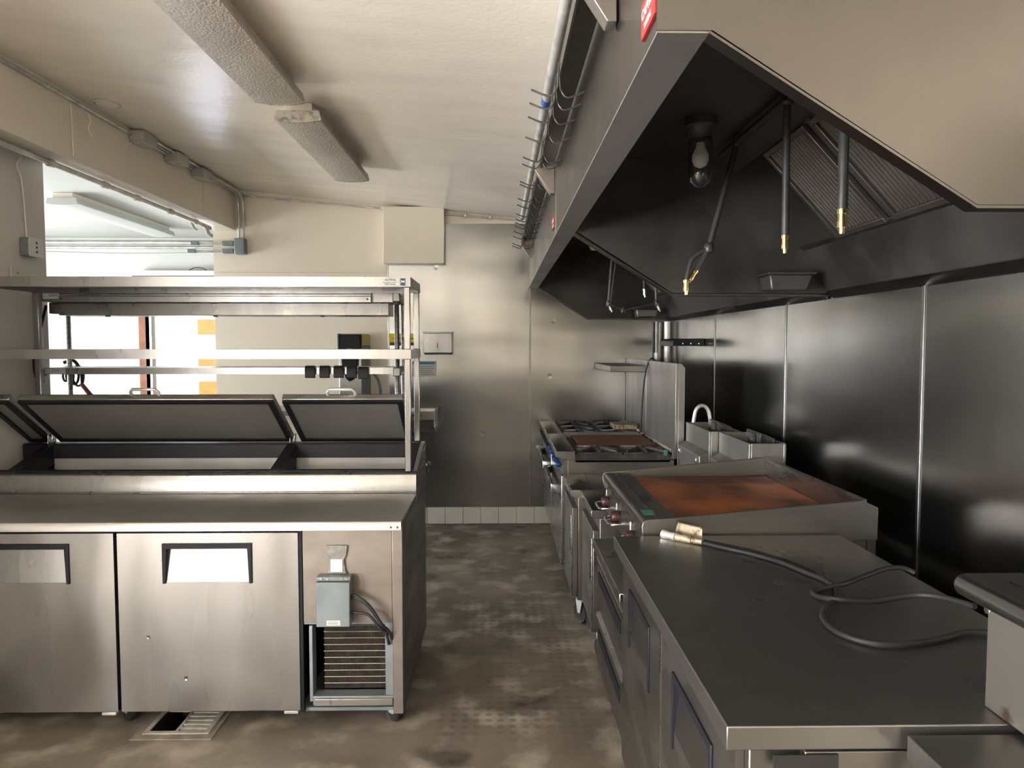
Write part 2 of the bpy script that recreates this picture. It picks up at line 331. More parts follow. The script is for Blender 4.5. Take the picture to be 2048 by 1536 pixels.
for a, b in ((Y0+.007, YM-.031), (YM+.031, Y1-.011)):
    obj('front_lining', G().box(HX+.008, HX+.012, a, b, HZ+.001, 2.5), 'hoodin', hood)
    obj('top_lining', G().box(HX+.012, .98, a, b, 2.50, 2.505), 'hoodin', hood)
    obj('plenum_ledge', G().prism([(.98, 2.50), (1.083, 2.44), (1.087, 2.446), (.98, 2.507)], 'y', a, b), 'hoodin', hood)
    obj('plenum_face', G().prism([(1.41, 2.09), (1.51, 1.90), (1.515, 1.903), (1.42, 2.095)], 'y', a, b), 'hoodin', hood)
    obj('filter_trough', G().prism([(1.388, 2.098), (1.412, 2.086), (1.425, 2.10), (1.42, 2.105), (1.412, 2.092), (1.39, 2.104)], 'y', a, b), 'dsteel', hood)
    obj('plenum_back', G().box(RX-.03, RX-.025, a, b, 1.91, 2.62), 'pit', hood)
    obj('wall_lip', G().prism([(1.508, 1.903), (1.552, 1.868), (RX-.013, 1.868), (RX-.013, 1.876), (1.556, 1.876), (1.513, 1.91)], 'y', a, b), 'hood', hood)
# baffle filters, each with its slats
A = Vector((1.085, 0, 2.438)); B = Vector((1.398, 0, 2.100)); dv = (B-A).normalized(); nv = Vector((-dv.z, 0, dv.x))*-1
if nv.z > 0: nv = -nv
def fp(u, yy, t): q = A+dv*u+nv*t; return (q.x, yy, q.z)
FL = (B-A).length
def fhexa(g, u0, u1, ya, yb, t0, t1):
    return g.hexa([fp(u0, ya, t0), fp(u1, ya, t0), fp(u1, yb, t0), fp(u0, yb, t0), fp(u0, ya, t1), fp(u1, ya, t1), fp(u1, yb, t1), fp(u0, yb, t1)])
slat_me = None
for ya, yb in ((2.60, 2.985), (2.15, 2.545), (1.70, 2.10), (1.27, 1.66), (3.46, 3.93), (3.95, 4.42), (4.44, 4.91), (4.93, 5.4), (5.42, 5.9), (5.92, 6.4)):
    g = G(); fhexa(g, 0, .022, ya, yb, 0, .02); fhexa(g, FL-.022, FL, ya, yb, 0, .02); fhexa(g, .022, FL-.022, ya, ya+.022, 0, .02); fhexa(g, .022, FL-.022, yb-.022, yb, 0, .02)
    fhexa(g, .022, FL-.022, ya+.022, yb-.022, -.016, -.013)
    fr = obj('baffle_filter', g, 'filter', hood, .002)
    n = int((yb-ya-.05)/.0225)
    for k in range(n):
        yc = ya+.036+k*(yb-ya-.072)/(n-1)
        if slat_me is None:
            g = G(); P8 = []
            for t, wd in ((0, .0075), (.012, .004)):
                P8 += [fp(.024, -wd, t), fp(FL-.024, -wd, t), fp(FL-.024, wd, t), fp(.024, wd, t)]
            g.hexa(P8); bmesh.ops.recalc_face_normals(g.bm, faces=g.bm.faces); slat_me = bpy.data.meshes.new('baffle_slat'); g.bm.to_mesh(slat_me); slat_me.materials.append(M['filter'])
        o = bpy.data.objects.new('baffle_slat', slat_me); C.objects.link(o); o.parent = fr; o.location = Vector((0, yc, 0))-origin(fr)
for yb in (2.57, 2.122, 1.68): g = G(); fhexa(g, -.01, FL+.005, yb-.018, yb+.018, -.01, .004); obj('filter_rail', g, 'hoodin', hood)
# grease cups
for (yc, xc) in ((3.30, 1.30), (6.45, 1.30)):
    gg = G().prism([(xc-.09, 1.895), (xc+.07, 1.895), (xc+.10, 1.965), (xc-.10, 1.965)], 'y', yc-.07, yc+.06)
    gc = obj('grease_cup', gg, 'hoodin' if yc < 5 else 'dsteel', hood, .008); obj('cup_rim', G().box(xc-.108, xc+.11, yc-.078, yc+.068, 1.965, 1.973), 'hoodin', gc, .002)
for i, (yy, zz) in enumerate(((1.222, 2.225), (3.47, 2.235))):
    sg = obj('maker_label', G().box(HX-.0045, HX-.0002, yy, yy+.115, zz-.028, zz+.034), 'red', hood, label='red maker label with white lettering')
    text('lettering', 'CAPTIVE', .026, (HX-.0052, yy+.058, zz+.010), (PI/2, 0, -PI/2), 'paper', sg)
    text('lettering', 'SYSTEMS', .015, (HX-.0052, yy+.058, zz-.014), (PI/2, 0, -PI/2), 'paper', sg)
# fire-suppression piping (hangs inside the hood and moves with it)
def nozzle(p, d, parent, m='brass'):
    p = Vector(p); d = Vector(d).normalized()
    return obj('nozzle', G().tube([p, p+d*.012, p+d*.012, p+d*.03, p+d*.03, p+d*.045, p+d*.045, p+d*.06], [.014, .014, .011, .011, .013, .013, .008, .007], 8), m, parent)
def coup(p, parent, r=.017): obj('fitting', G().lathe([(r*.8, -.02), (r, -.016), (r, .016), (r*.8, .02)], p, 'z', 10), 'blackpipe', parent)
pn = thing('suppression_piping', 'black fire suppression piping with brass nozzles in the near hood section', 'piping', (.96, 2.4, 2.47))
obj('manifold_pipe', G().tube([(.962, 1.3, 2.472), (.962, 3.2, 2.472)], .014, 10), 'blackpipe', pn)
obj('drop_pipe', G().tube([(.962, 2.46, 2.472), (.965, 2.46, 2.02)], .0125, 10), 'blackpipe', pn); nozzle((.965, 2.46, 2.02), (0, 0, -1), pn)
obj('drop_pipe', G().tube([(.95, 1.80, 2.472), (.847, 1.80, 2.40), (.847, 1.80, 1.985)], .0125, 10), 'blackpipe', pn); nozzle((.847, 1.80, 1.985), (0, 0, -1), pn)
E = Vector((.852, 2.97, 2.045))
obj('drop_pipe', G().tube([(.962, 2.97, 2.472), E], .0125, 10), 'blackpipe', pn)
obj('branch_pipe', G().tube(smooth_path([E, E+Vector((-.055, 0, -.03)), E+Vector((-.075, 0, -.06)), E+Vector((-.09, 0, -.13))], 3), .010, 8), 'blackpipe', pn)
obj('branch_pipe', G().tube([E, E+Vector((-.05, 0, -.09))], .012, 8), 'blackpipe', pn)
nozzle(E+Vector((-.09, 0, -.13)), (0, 0, -1), pn); nozzle(E+Vector((-.05, 0, -.09)), (-.6, 0, -1), pn)
for p in ((.962, 2.46, 2.47), (.962, 2.97, 2.47), E): coup(p, pn, .02)
pf = thing('suppression_piping', 'thin black fire suppression piping with silver nozzles in the far hood section', 'piping', (.96, 4.6, 2.47))
obj('manifold_pipe', G().tube([(.962, 3.5, 2.472), (.962, 6.4, 2.472)], .013, 10), 'blackpipe', pf)
b1 = at(1217, 607, y=4.7); b2 = at(1246, 620, y=4.7); b3 = at(1313, 606, y=4.7)
obj('drop_pipe', G().tube([(b1.x+.04, 4.7, 2.47), b1], .010, 8), 'blackpipe', pf)
obj('drop_pipe', G().tube([(b1.x+.08, 4.7, 2.47), b1+Vector((.012, .0, 0))], .009, 8), 'blackpipe', pf)
obj('branch_pipe', G().tube([b1, b2, b3], .009, 8), 'blackpipe', pf)
nozzle(b1, (.45, 0, -1), pf, 'chrome'); nozzle(b3, (.45, 0, -1), pf, 'chrome')
obj('drop_pipe', G().tube([b3+Vector((.0, 0, .0)), b3+Vector((-.005, 0, .11)), (.962, 4.7, 2.3), (.962, 4.7, 2.47)], .009, 8), 'blackpipe', pf)
b4 = at(1289, 578, y=5.3); obj('drop_pipe', G().tube([(b4.x-.03, 5.3, 2.49), b4], .008, 8), 'blackpipe', pf); nozzle(b4, (.1, 0, -1), pf, 'chrome')
for p in (b1, b2, b3): coup(p, pf, .014)
# hood lamps
for i, (x, y, jar) in enumerate(((.755, 2.76, True), (.66, 5.15, False))):
    L_ = thing('hood_lamp', 'unlit bulb in a clear glass jar under the near hood section' if jar else 'bare frosted bulb under the far hood section', 'lamp', (x, y, 2.499))
    obj('socket', G().lathe([(.062, 0), (.062, -.03), (.045, -.04), (.042, -.085), (.028, -.09)], (x, y, 2.499), 'z', 20), 'blackpipe', L_)
    zz = -.085
    obj('bulb', G().lathe([(.014, zz), (.016, zz-.02), (.030, zz-.05), (.031, zz-.07), (.022, zz-.09), (.006, zz-.098)], (x, y, 2.499), 'z', 20), 'bulb', L_)
    if jar:
        obj('glass_jar', G().lathe([(.043, -.075), (.045, -.09), (.045, -.20), (.038, -.235), (.018, -.252), (.004, -.255), (.003, -.252), (.016, -.248), (.035, -.232), (.042, -.20), (.042, -.09), (.040, -.075)], (x, y, 2.499), 'z', 24), 'glass', L_)

# ------------------------------------------------------------------ pot rack with hooks, tape-banded pipe
BX, BZ = .185, 2.49
rack = thing('pot_rack', 'stainless pot rack rail bracketed to the face of the hood', 'rack', (BX, 1.25, BZ))
obj('hook_bar', G().box(BX-.003, BX+.003, 1.25, 5.98, BZ-.02, BZ+.02), 'dsteel', rack)
obj('shelf_plate', G().prism([(BX+.003, BZ+.012), (HX-.006, BZ+.004), (HX-.006, BZ+.010), (BX+.003, BZ+.018)], 'y', 1.25, 5.98), 'dsteel', rack)
for yy in (1.62, 3.42, 5.85):
    obj('bracket', G().prism([(BX-.02, BZ+.01), (HX-.005, BZ+.01), (HX-.005, BZ-.135), (HX-.025, BZ-.135), (BX-.02, BZ-.03)], 'y', yy-.003, yy+.05), 'brown', rack, .002)
def hook_mesh():
    g = G(); r = .0032
    for s in (-1, 1):
        g.tube(smooth_path([(0, s*.006, .04), (s*.003, s*.006, .0), (s*.006, s*.006, -.035), (s*.022, s*.007, -.058), (s*.045, s*.007, -.056), (s*.085, s*.007, -.040)], 4), r, 6)
    g.tube(smooth_path([(0, .006, .04), (.004, 0, .050), (0, -.006, .04)], 3), r, 6)
    return g
h0 = single('pot_hook', hook_mesh(), 'iron', 'x', 'hook', (0, 0, 0), 'double-pronged hooks hanging on the pot rack')
hy = [2.26, 2.38, 2.53, 2.76, 3.06, 3.17, 3.50, 3.57, 3.90, 4.08, 4.35, 4.52, 4.66, 4.80, 5.02, 5.25, 5.62, 5.76]
for i, y in enumerate(hy):
    o = h0 if i == 0 else copy_tree(h0)
    o.location = (BX-.004, y, BZ-.022); o.rotation_euler = (0, 0, random.uniform(-.12, .12))
    o['label'] = 'black double-pronged hook, ' + ('nearest on the pot rack' if i == 0 else 'farthest on the pot rack' if i == len(hy)-1 else ['second', 'third', 'fourth', 'fifth', 'sixth', 'seventh', 'eighth', 'ninth', 'tenth', 'eleventh', 'twelfth', 'thirteenth', 'fourteenth', 'fifteenth', 'sixteenth', 'seventeenth'][i-1]+' from the near end of the pot rack')
pp = thing('ceiling_pipe', 'thick pale conduit pipe with blue tape running above the pot rack', 'pipe', (.15, 3.5, 2.62))
obj('pipe', G().tube([(.188, .9, 2.575), (.186, 6.2, 2.72)], .019, 14), 'galv', pp)
for yy in (2.93, 6.1): obj('tape_band', G().tube([(.187, yy, 2.575+(yy-.9)*.02736), (.187, yy+.07, 2.575+(yy-.83)*.02736)], .0205, 14), 'blue', pp, label='blue tape')

# ------------------------------------------------------------------ conduits, boxes and lamps on the ceiling
def tubeline(pts, r): return G().tube(pts, r, 8)
cx = -2.365
c1 = thing('ceiling_conduit', 'galvanised conduit with grey boxes along the top of the beam and back wall', 'conduit', (cx, 5, 2.98))
zc = cz(cx)-.035
obj('pipe', tubeline([(cx, .5, zc), (cx, 6.2, zc), (cx, 6.3, zc), (cx, 6.42, zc-.01)], .011), 'galv', c1)
bx = []
for i, (px, py) in enumerate(((285, 277), (352, 317), (402, 348))):
    p = at(px, py, x=cx+.03); bx.append(p)
    b = obj('junction_box', G().box(cx-.012, cx+.085, p.y-.09, p.y+.09, p.z-.035, p.z+.030), 'jbox', c1, .003)
    obj('box_cover', G().box(cx-.008, cx+.08, p.y-.085, p.y+.085, p.z-.041, p.z-.035), 'galv', b, .002)
for off in (.02, .055):
    obj('pipe', tubeline([(cx+off, bx[0].y+.08, zc+.01), (cx+off, bx[2].y, zc+.01)], .009), 'galv', c1)
obj('pipe', tubeline(smooth_path([(cx+.03, bx[2].y, zc), (cx+.03, 6.3, zc), (cx+.03, 6.52, zc-.01), (cx+.03, 6.585, zc-.10), (cx+.03, 6.59, 2.60)], 5), .011), 'galv', c1)
obj('pipe', tubeline(smooth_path([(cx+.06, bx[2].y, zc), (cx+.06, 6.3, zc), (cx+.06, 6.52, zc-.01), (cx+.07, 6.59, zc-.10), (cx+.07, 6.595, 2.60)], 5), .011), 'galv', c1)
a = at(520, 395, y=6.6); b = at(1042, 441, y=6.6)
obj('pipe', tubeline(smooth_path([(cx+.02, 6.25, zc+.01), (cx+.05, 6.5, zc+.01), (cx+.2, 6.6, a.z), (a.x, 6.605, a.z), (b.x, 6.605, b.z)], 4), .008), 'galv', c1)
for px in (577, 765, 887, 930, 980):
    p = at(px, 395+(px-520)*46/522, y=6.605); obj('conduit_clip', G().box(p.x-.012, p.x+.012, 6.59, 6.62, p.z-.016, p.z+.016), 'galv', c1, .002)
b = obj('junction_box', G().box(cx-.0, cx+.09, 6.545, 6.625, 2.46, 2.60), 'galvb', c1, .005)
for i, yy in enumerate((2.56, 2.49)):
    obj('pipe', tubeline([(cx, 6.60, yy), (cx-.33-.03*i, 6.60, yy)], .010), 'galv', c1)
    obj('fitting', G().box(cx-.40-.03*i, cx-.33-.03*i, 6.58, 6.62, yy-.018, yy+.018), 'galvb', c1, .004)
    obj('fitting', G().box(cx-.12, cx-.02, 6.575, 6.622, yy-.02, yy+.02), 'galvb', c1, .004)
for yy in (2.6, 3.1, 3.5, 3.9): obj('conduit_clip', G().box(cx-.014, cx+.014, yy, yy+.015, zc-.014, zc+.015), 'galv', c1, .002)
c2 = thing('beam_conduit', 'pair of galvanised conduits running under the cream beam', 'conduit', (-2.5, 4.5, 2.65))
for x, z, r, e in ((-2.46, 2.645, .016, 6.0), (-2.50, 2.665, .010, 5.8)):
    obj('pipe', G().tube(smooth_path([(x, .5, z), (x, 3, z), (x, e, z), (x-.01, e+.18, z-.01), (x-.02, e+.28, z-.05), (x-.02, e+.33, z-.055)], 4), r, 10), 'galv', c2)
for yy in (3.6, 4.05, 4.6, 5.0, 5.5, 5.95): obj('conduit_clip', G().tube([(-2.46, yy, 2.645), (-2.46, yy+.04, 2.645)], .022, 10), 'galv', c2)
# loose wires on the beam and the ceiling
p = at(145, 300, x=-2.37); single('loose_cable', G().tube([(-2.372, p.y, 2.98), (-2.371, p.y+.01, 2.70)], .004, 6), 'beam', 'thin painted cable running down the face of the beam', 'cable', (-2.372, p.y, 2.98))
p = at(172, 225, x=-2.34); single('loose_cable', G().tube(smooth_path([p, p+Vector((.01, .03, -.03)), p+Vector((.012, .0, -.09)), p+Vector((.02, .02, -.13))], 4), .003, 6), 'beam', 'short curled wire end dangling from the ceiling conduit', 'cable', p)
p = at(215, 223, z=2.98)
dt = thing('smoke_detector_base', 'round white mounting ring on the ceiling near the beam', 'ceiling ring', (p.x, p.y, cz(p.x)))
obj('ring', G().tube([(p.x+.07*math.cos(a*PI/12), p.y+.07*math.sin(a*PI/12), cz(p.x)-.004) for a in range(24)], .006, 6, True), 'white', dt)
obj('plate', G().lathe([(.06, -.010), (.062, 0)], (p.x, p.y, cz(p.x)), 'z', 24), 'ceil', dt)

def ceiling_light(x0, x1, y0, y1, zb, label, name='ceiling_light', mm='lens', zt=None):
    t = thing(name, label, 'ceiling light', ((x0+x1)/2, (y0+y1)/2, zb)); xm = (x0+x1)/2; wd = x1-x0
    prof = [(x0+.012, zb+.07)]+[(xm+wd/2*math.sin(a), zb+.05-.05*math.cos(a)/1.0 if abs(a) < 1.2 else zb+.03) for a in (-1.25, -.9, -.45, 0, .45, .9, 1.25)]+[(x1-.012, zb+.07)]
    prof = [(x0+.012, zb+.060), (x0, zb+.016), (x0+.006, zb+.010), (xm-wd*.25, zb+.003), (xm, zb), (xm+wd*.25, zb+.003), (x1-.006, zb+.010), (x1, zb+.016), (x1-.012, zb+.060)]
    obj('lens', G().prism(prof, 'y', y0+.012, y1-.012), mm, t, smooth=True)
    for a, b in ((y0, y0+.012), (y1-.012, y1)):
        obj('end_cap', G().prism([(px+(-.002 if px < xm else .002), pz-(.002 if pz < zb+.06 else 0)) for px, pz in prof], 'y', a, b), 'lensend' if mm == 'lens' else mm, t)
    zz = zt or (lambda x: cz(x))
    obj('housing', G().prism([(x0+.05, zb+.065), (x1-.05, zb+.065), (x1-.05, zz(x1-.05)-.002), (x0+.05, zz(x0+.05)-.002)], 'y', y0+.02, y1-.02), 'beam', t)
    return t
ceiling_light(-1.185, -.945, 2.36, 3.60, 2.81, 'near long fluorescent ceiling light with textured dim lens')
ceiling_light(-1.165, -.925, 3.83, 5.22, 2.80, 'far fluorescent ceiling light with a dirty end cap')
ceiling_light(-3.95, -3.68, 6.45, 8.35, 2.87, 'bright white fluorescent light on the ceiling of the next room', 'ceiling_light', 'white', lambda x: 2.98)
nc = thing('wall_conduit', 'white conduit and cable along the top of the far wall next door', 'conduit', (-5, 9.17, 2.9))
obj('pipe', G().tube([(-6.9, 9.17, 2.92), (-2.7, 9.17, 2.92)], .022, 8), 'galv', nc)
obj('pipe', G().tube([(-6.9, 9.17, 2.86), (-2.7, 9.17, 2.86)], .015, 8), 'galv', nc)
obj('cable', G().tube(smooth_path([(-6.8, 9.18, 2.76), (-5.8, 9.18, 2.80), (-4.6, 9.18, 2.78), (-3.2, 9.18, 2.80)], 5), .007, 6), 'paper', nc)
vb = thing('roller_blind_case', 'cream valance case above the doorway next door', 'valance', (-4, 9.1, 2.55))
a = at(265, 541, y=9.05); b = at(450, 555, y=9.05)
obj('case', G().box(a.x, b.x, 9.02, 9.13, b.z+.02, a.z), 'cream', vb, .01); obj('bottom_bar', G().box(a.x, b.x, 9.03, 9.12, b.z, b.z+.02), 'ink', vb)
obj('cable', G().tube(smooth_path([at(378, 541, y=9.1), at(390, 535, y=9.1), at(404, 536, y=9.1), at(414, 541, y=9.1)], 4), .006, 6), 'ink', vb)
# switch boxes on the wall stub
p = at(56, 474, x=LX+.05); q = at(73, 514, x=LX+.05)
sb = thing('switch_box', 'grey surface switch box with white plate on the left wall stub', 'switch', (LX, p.y, p.z))
obj('box', G().box(LX, LX+.055, p.y, p.y+.11, q.z, p.z), 'galvb', sb, .008)
pl = obj('cover_plate', G().box(LX+.055, LX+.060, p.y-.003, p.y+.113, q.z-.003, p.z+.003), 'paper', sb, .002)
for k in (.25, .5, .75): obj('socket_hole', G().lathe([(.007, 0), (.007, .002)], (LX+.060, p.y+.055, q.z+(p.z-q.z)*k), 'x', 8), 'ink', pl)
obj('cable', G().tube(smooth_path([(LX+.012, p.y+.05, p.z), (LX+.008, p.y+.03, p.z+.3), (LX+.01, p.y-.01, 2.60), (LX+.02, p.y+.02, 2.66)], 5), .006, 6), 'pillar', sb)
p = at(34, 546, x=LX+.01); tb = thing('blank_plate', 'small painted blank plate low on the left wall stub', 'wall plate', p); obj('plate', G().box(LX, LX+.01, p.y-.045, p.y+.045, p.z-.04, p.z+.03), 'pillar', tb, .003); obj('screw', G().lathe([(.005, 0), (.004, .003)], (LX+.01, p.y+.005, p.z), 'x', 8), 'ink', tb)

# ------------------------------------------------------------------ generic caster
def caster(parent, x, y, ztop, r=.055, m='black', yaw=0.):
    k = obj('caster', G().box(x-.035, x+.035, y-.035, y+.035, ztop-.006, ztop).lathe([(.016, -.02), (.022, -.006)], (x, y, ztop), 'z', 10), 'galv', parent)
    c_, s_ = math.cos(yaw), math.sin(yaw)
    def R(u, v, z): return (x+u*c_-v*s_, y+u*s_+v*c_, z)
    g = G()
    for s in (-1, 1):
        g.hexa([R(s*.019, -.03, ztop-.02), R(s*.023, -.03, ztop-.02), R(s*.023, .03, ztop-.02), R(s*.019, .03, ztop-.02)][::1]+[R(s*.019, -.012, r), R(s*.023, -.012, r), R(s*.023, .012, r), R(s*.019, .012, r)])
    g.hexa([R(-.023, -.03, ztop-.022), R(.023, -.03, ztop-.022), R(.023, .03, ztop-.022), R(-.023, .03, ztop-.022), R(-.023, -.03, ztop-.016), R(.023, -.03, ztop-.016), R(.023, .03, ztop-.016), R(-.023, .03, ztop-.016)])
    obj('fork', g, 'galv', k)
    g = G(); n = 20; rings = []
    for (rr, h) in ((r*.3, -.017), (r*.8, -.013), (r*.93, -.016), (r, -.010), (r, .010), (r*.93, .016), (r*.8, .013), (r*.3, .017)):
        rings.append([g.bm.verts.new(R(h, rr*math.cos(2*PI*j/n), r+.001+rr*math.sin(2*PI*j/n))) for j in range(n)])
    for A_, B_ in zip(rings, rings[1:]):
        for j in range(n): g.bm.faces.new([A_[j], A_[(j+1) % n], B_[(j+1) % n], B_[j]]).smooth = True
    g.bm.faces.new(rings[0][::-1]); g.bm.faces.new(rings[-1]); obj('wheel', g, m, k)

# ------------------------------------------------------------------ refrigerated prep table (left)
XL, XR, YF, YB = -2.555, -.414, 3.05, 4.0
pt = thing('prep_table', 'stainless refrigerated prep table with raised lids left of the aisle', 'prep table', ((XL+XR)/2, 3.5, 0))
obj('cabinet_side', G().box(XR-.02, XR, YF, YB, .075, .885), 'dsteel', pt, .002, label='scuffed right side panel')
obj('cabinet_side', G().box(XL, XL+.02, YF, YB, .075, .885), 'steel', pt, .002)
obj('cabinet_body', G().box(XL+.021, -.86, YF+.012, YB-.005, .085, .88), 'gasket', pt)
obj('cabinet_back', G().box(-.859, XR-.021, YB-.03, YB-.005, .075, .88), 'steel', pt)
obj('cabinet_floor', G().box(-.859, XR-.021, YF+.01, YB-.031, .075, .09), 'galvb', pt)
WF = 2.97
obj('worktop', G().prism([(WF, .884), (WF, .918), (WF+.006, .922), (3.551, .922), (3.551, .914), (WF+.01, .912), (WF+.01, .884)], 'x', XL, XR+.004), 'wtop', pt, 0, label='long dented steel work shelf')
obj('worktop_support', G().box(XL+.002, XR-.002, WF+.012, 3.99, .886, .909), 'dsteel', pt)
for xx in (-.452, -.425): obj('rivet', G().lathe([(.005, 0), (.003, -.003)], (xx, WF, .897), 'y', 8), 'ink', pt)
obj('rail_front', G().prism([(3.551, .915), (3.551, 1.008), (3.556, 1.016), (3.585, 1.024), (3.585, 1.014), (3.562, 1.006), (3.562, .915)], 'x', XL, XR), 'shelf', pt)
obj('worktop_seam', G().box(XL, XR, 3.543, 3.551, .922, .931), 'shelf', pt, .003)
obj('rail_side', G().prism([(3.562, .885), (3.562, 1.015), (3.90, 1.118), (4.0, 1.118), (4.0, .885)], 'x', XR-.02, XR), 'steel', pt)
obj('rail_back', G().box(XL, XR-.02, 3.985, 4.0, .885, 1.118), 'steel', pt)
def slopebox(x0, x1, ya, yb, t0, t1):      # lies on the sloping top of the rail
    def z(y): return 1.018+(y-3.562)*.2959
    return G().hexa([(x0, ya, z(ya)+t0), (x1, ya, z(ya)+t0), (x1, yb, z(yb)+t0), (x0, yb, z(yb)+t0), (x0, ya, z(ya)+t1), (x1, ya, z(ya)+t1), (x1, yb, z(yb)+t1), (x0, yb, z(yb)+t1)])
cells = [(XL+.01, -2.435), (-2.385, -1.145), (-1.095, -.475)]
obj('rail_rim', slopebox(XL, XR-.021, 3.586, 3.602, -.02, .004), 'gasket', pt, .003)
obj('rail_rim', G().box(XL, XR-.021, 3.90, 3.984, 1.08, 1.122), 'gasket', pt, .004)
obj('rail_rim', slopebox(XR-.06, XR-.021, 3.603, 3.899, -.10, .004), 'gasket', pt, .003)
for i in (0, 1):
    dvd = obj('well_divider', slopebox(cells[i][1], cells[i+1][0], 3.603, 3.899, -.10, .004), 'gasket', pt, .003)
    xm = (cells[i][1]+cells[i+1][0])/2
    for s in (-.014, .010): obj('hinge_ear', G().box(xm+s, xm+s+.004, 3.90, 3.935, 1.122, 1.172), 'chrome', dvd, .002)
for x0, x1 in cells:
    wl = obj('well', G().box(x0, x1, 3.603, 3.609, .945, 1.02).box(x0, x1, 3.893, 3.898, .945, 1.045).box(x0, x1, 3.61, 3.892, .94, .945), 'liner', pt)
    obj('liner', G().box(x0, x1, 3.886, 3.899, 1.045, 1.115), 'gasket', wl)
# lids, hinged at the back and leaning toward the cook
HG = Vector((0, 3.945, 1.135)); TP = Vector((0, 3.60, 1.378)); ld = (TP-HG).normalized(); LL = (TP-HG).length; ln = Vector((0, -ld.z, ld.y))
if ln.y > 0: ln = -ln     # ln points toward the camera and down: the lid's underside
def lp(x, s, t): q = HG+ld*s+ln*t; return (x, q.y, q.z)
def lbox(g, x0, x1, s0, s1, t0, t1): return g.hexa([lp(x0, s0, t0), lp(x1, s0, t0), lp(x1, s1, t0), lp(x0, s1, t0), lp(x0, s0, t1), lp(x1, s0, t1), lp(x1, s1, t1), lp(x0, s1, t1)])
for i, (x0, x1, hx) in enumerate(((XL+.01, -2.42, None), (-2.378, -1.125, -1.76), (-1.082, -.483, -.79))):
    ldo = obj('lid', lbox(G(), x0, x1, 0, LL, -.035, -.002), 'steel', pt, .004)
    gk = G(); bw = .028
    lbox(gk, x0+.003, x1-.003, .003, bw, -.002, .012); lbox(gk, x0+.003, x1-.003, LL-bw*.8, LL-.003, -.002, .012)
    lbox(gk, x0+.003, x0+bw, bw, LL-bw*.8, -.002, .012); lbox(gk, x1-bw, x1-.003, bw, LL-bw*.8, -.002, .012)
    obj('lid_gasket', gk, 'gasket', ldo)
    obj('lid_inner_panel', lbox(G(), x0+bw, x1-bw, bw, LL-bw*.8, -.002, .004), 'lidin', ldo)
    if hx:
        pts = [lp(hx-.065, LL-.03, -.036), lp(hx-.065, LL-.012, -.062), lp(hx-.055, LL+.018, -.068), lp(hx+.055, LL+.018, -.068), lp(hx+.065, LL-.012, -.062), lp(hx+.065, LL-.03, -.036)]
        pts = [lp(hx-.068, LL-.006, -.03), lp(hx-.068, LL+.012, -.038), lp(hx-.055, LL+.028, -.045), lp(hx+.055, LL+.028, -.045), lp(hx+.068, LL+.012, -.038), lp(hx+.068, LL-.006, -.03)]
        obj('lid_handle', G().tube(pts, .008, 8), 'galv', ldo)
# doors
for (x0, x1, hx0, hx1) in ((-1.609, -.853, -1.417, -1.049), (-2.366, -1.624, -2.18, -1.812)):
    z0, z1, hz0, hz1 = .093, .860, .652, .812
    dd = obj('door', G().holeplate(x0, x1, z0, z1, hx0, hx1, hz0, hz1, 3.03, 3.058), 'door', pt, 0, label='dented right-hand door' if x0 > -1.7 else None)
    hd = G()
    hd.prism([(hx0-.004, hz0-.006), (hx0-.004, hz1+.006), (hx1+.004, hz1+.006), (hx1+.004, hz0-.006), (hx1-.010, hz0-.006), (hx1-.016, hz1-.018), (hx0+.016, hz1-.018), (hx0+.010, hz0-.006)], 'y', 3.024, 3.05)
    obj('handle', hd, 'gasket', dd, .002)
    g = G(); g.hexa([(hx0, 3.032, hz0), (hx1, 3.032, hz0), (hx1, 3.036, hz0), (hx0, 3.036, hz0), (hx0, 3.054, hz1), (hx1, 3.054, hz1), (hx1, 3.058, hz1), (hx0, 3.058, hz1)])
    obj('handle_pocket', g, 'shelf', dd)
    obj('hinge', G().box(x1-.07, x1-.01, 3.03, 3.06, z0-.016, z0-.003), 'galv', dd, .002)
obj('door_edge_strip', G().box(-.852, -.838, 3.035, 3.06, .08, .87), 'gasket', pt)
# compressor bay
cp = obj('compressor_panel', G().box(-.836, XR-.045, 3.038, 3.052, .47, .884), 'brown', pt, .002, label='stained upper panel of the compressor bay')
obj('corner_post', G().box(XR-.044, XR, 3.032, 3.049, .072, .884), 'brown', pt, .003)
cb = obj('condenser', G().box(-.765, -.490, 3.105, 3.155, .155, .462), 'fin', pt)
for k in range(46): 
    x = -.763+k*.0059; 
g = G()
for k in range(46): x = -.763+k*.0059; g.box(x, x+.0012, 3.098, 3.105, .157, .460)
fins = obj('cooling_fins', g, 'fin', cb, kind='stuff')
for k in range(10):
    z = .180+k*.0285
    obj('coil_tube', G().tube([(-.766, 3.096, z), (-.492, 3.096, z)], .0024, 6), 'dsteel', cb)
bf = obj('bay_frame', G().box(-.836, -.39-.045, 3.040, 3.056, .462, .470).box(-.492, -.447, 3.045, 3.10, .12, .462), 'galvb', pt, .002)
obj('bay_frame_left', G().prism([(3.040, .125), (3.040, .44), (3.046, .455), (3.10, .458), (3.10, .125)], 'x', -.815, -.800), 'galvb', pt, .002)
obj('bay_tray', G().box(-.80, -.447, 3.036, 3.10, .108, .150), 'galvb', pt, .003)
obj('tray_lip', G().box(-.79, -.46, 3.026, 3.036, .112, .142), 'rustybox', pt, .002)
jb = obj('control_box', G().box(-.766, -.626, 2.972, 3.037, .476, .665), 'galvb', pt, .004, label='pale blue grey electrical box on the stained panel')
obj('box_flange', G().box(-.768, -.624, 2.985, 3.037, .666, .684), 'galvb', jb, .004)
for sx in (-.745, -.72, -.66, -.64): obj('screw', G().lathe([(.005, -.004), (.006, 0)], (sx, 2.985, .676), 'y', 8), 'chrome', jb)
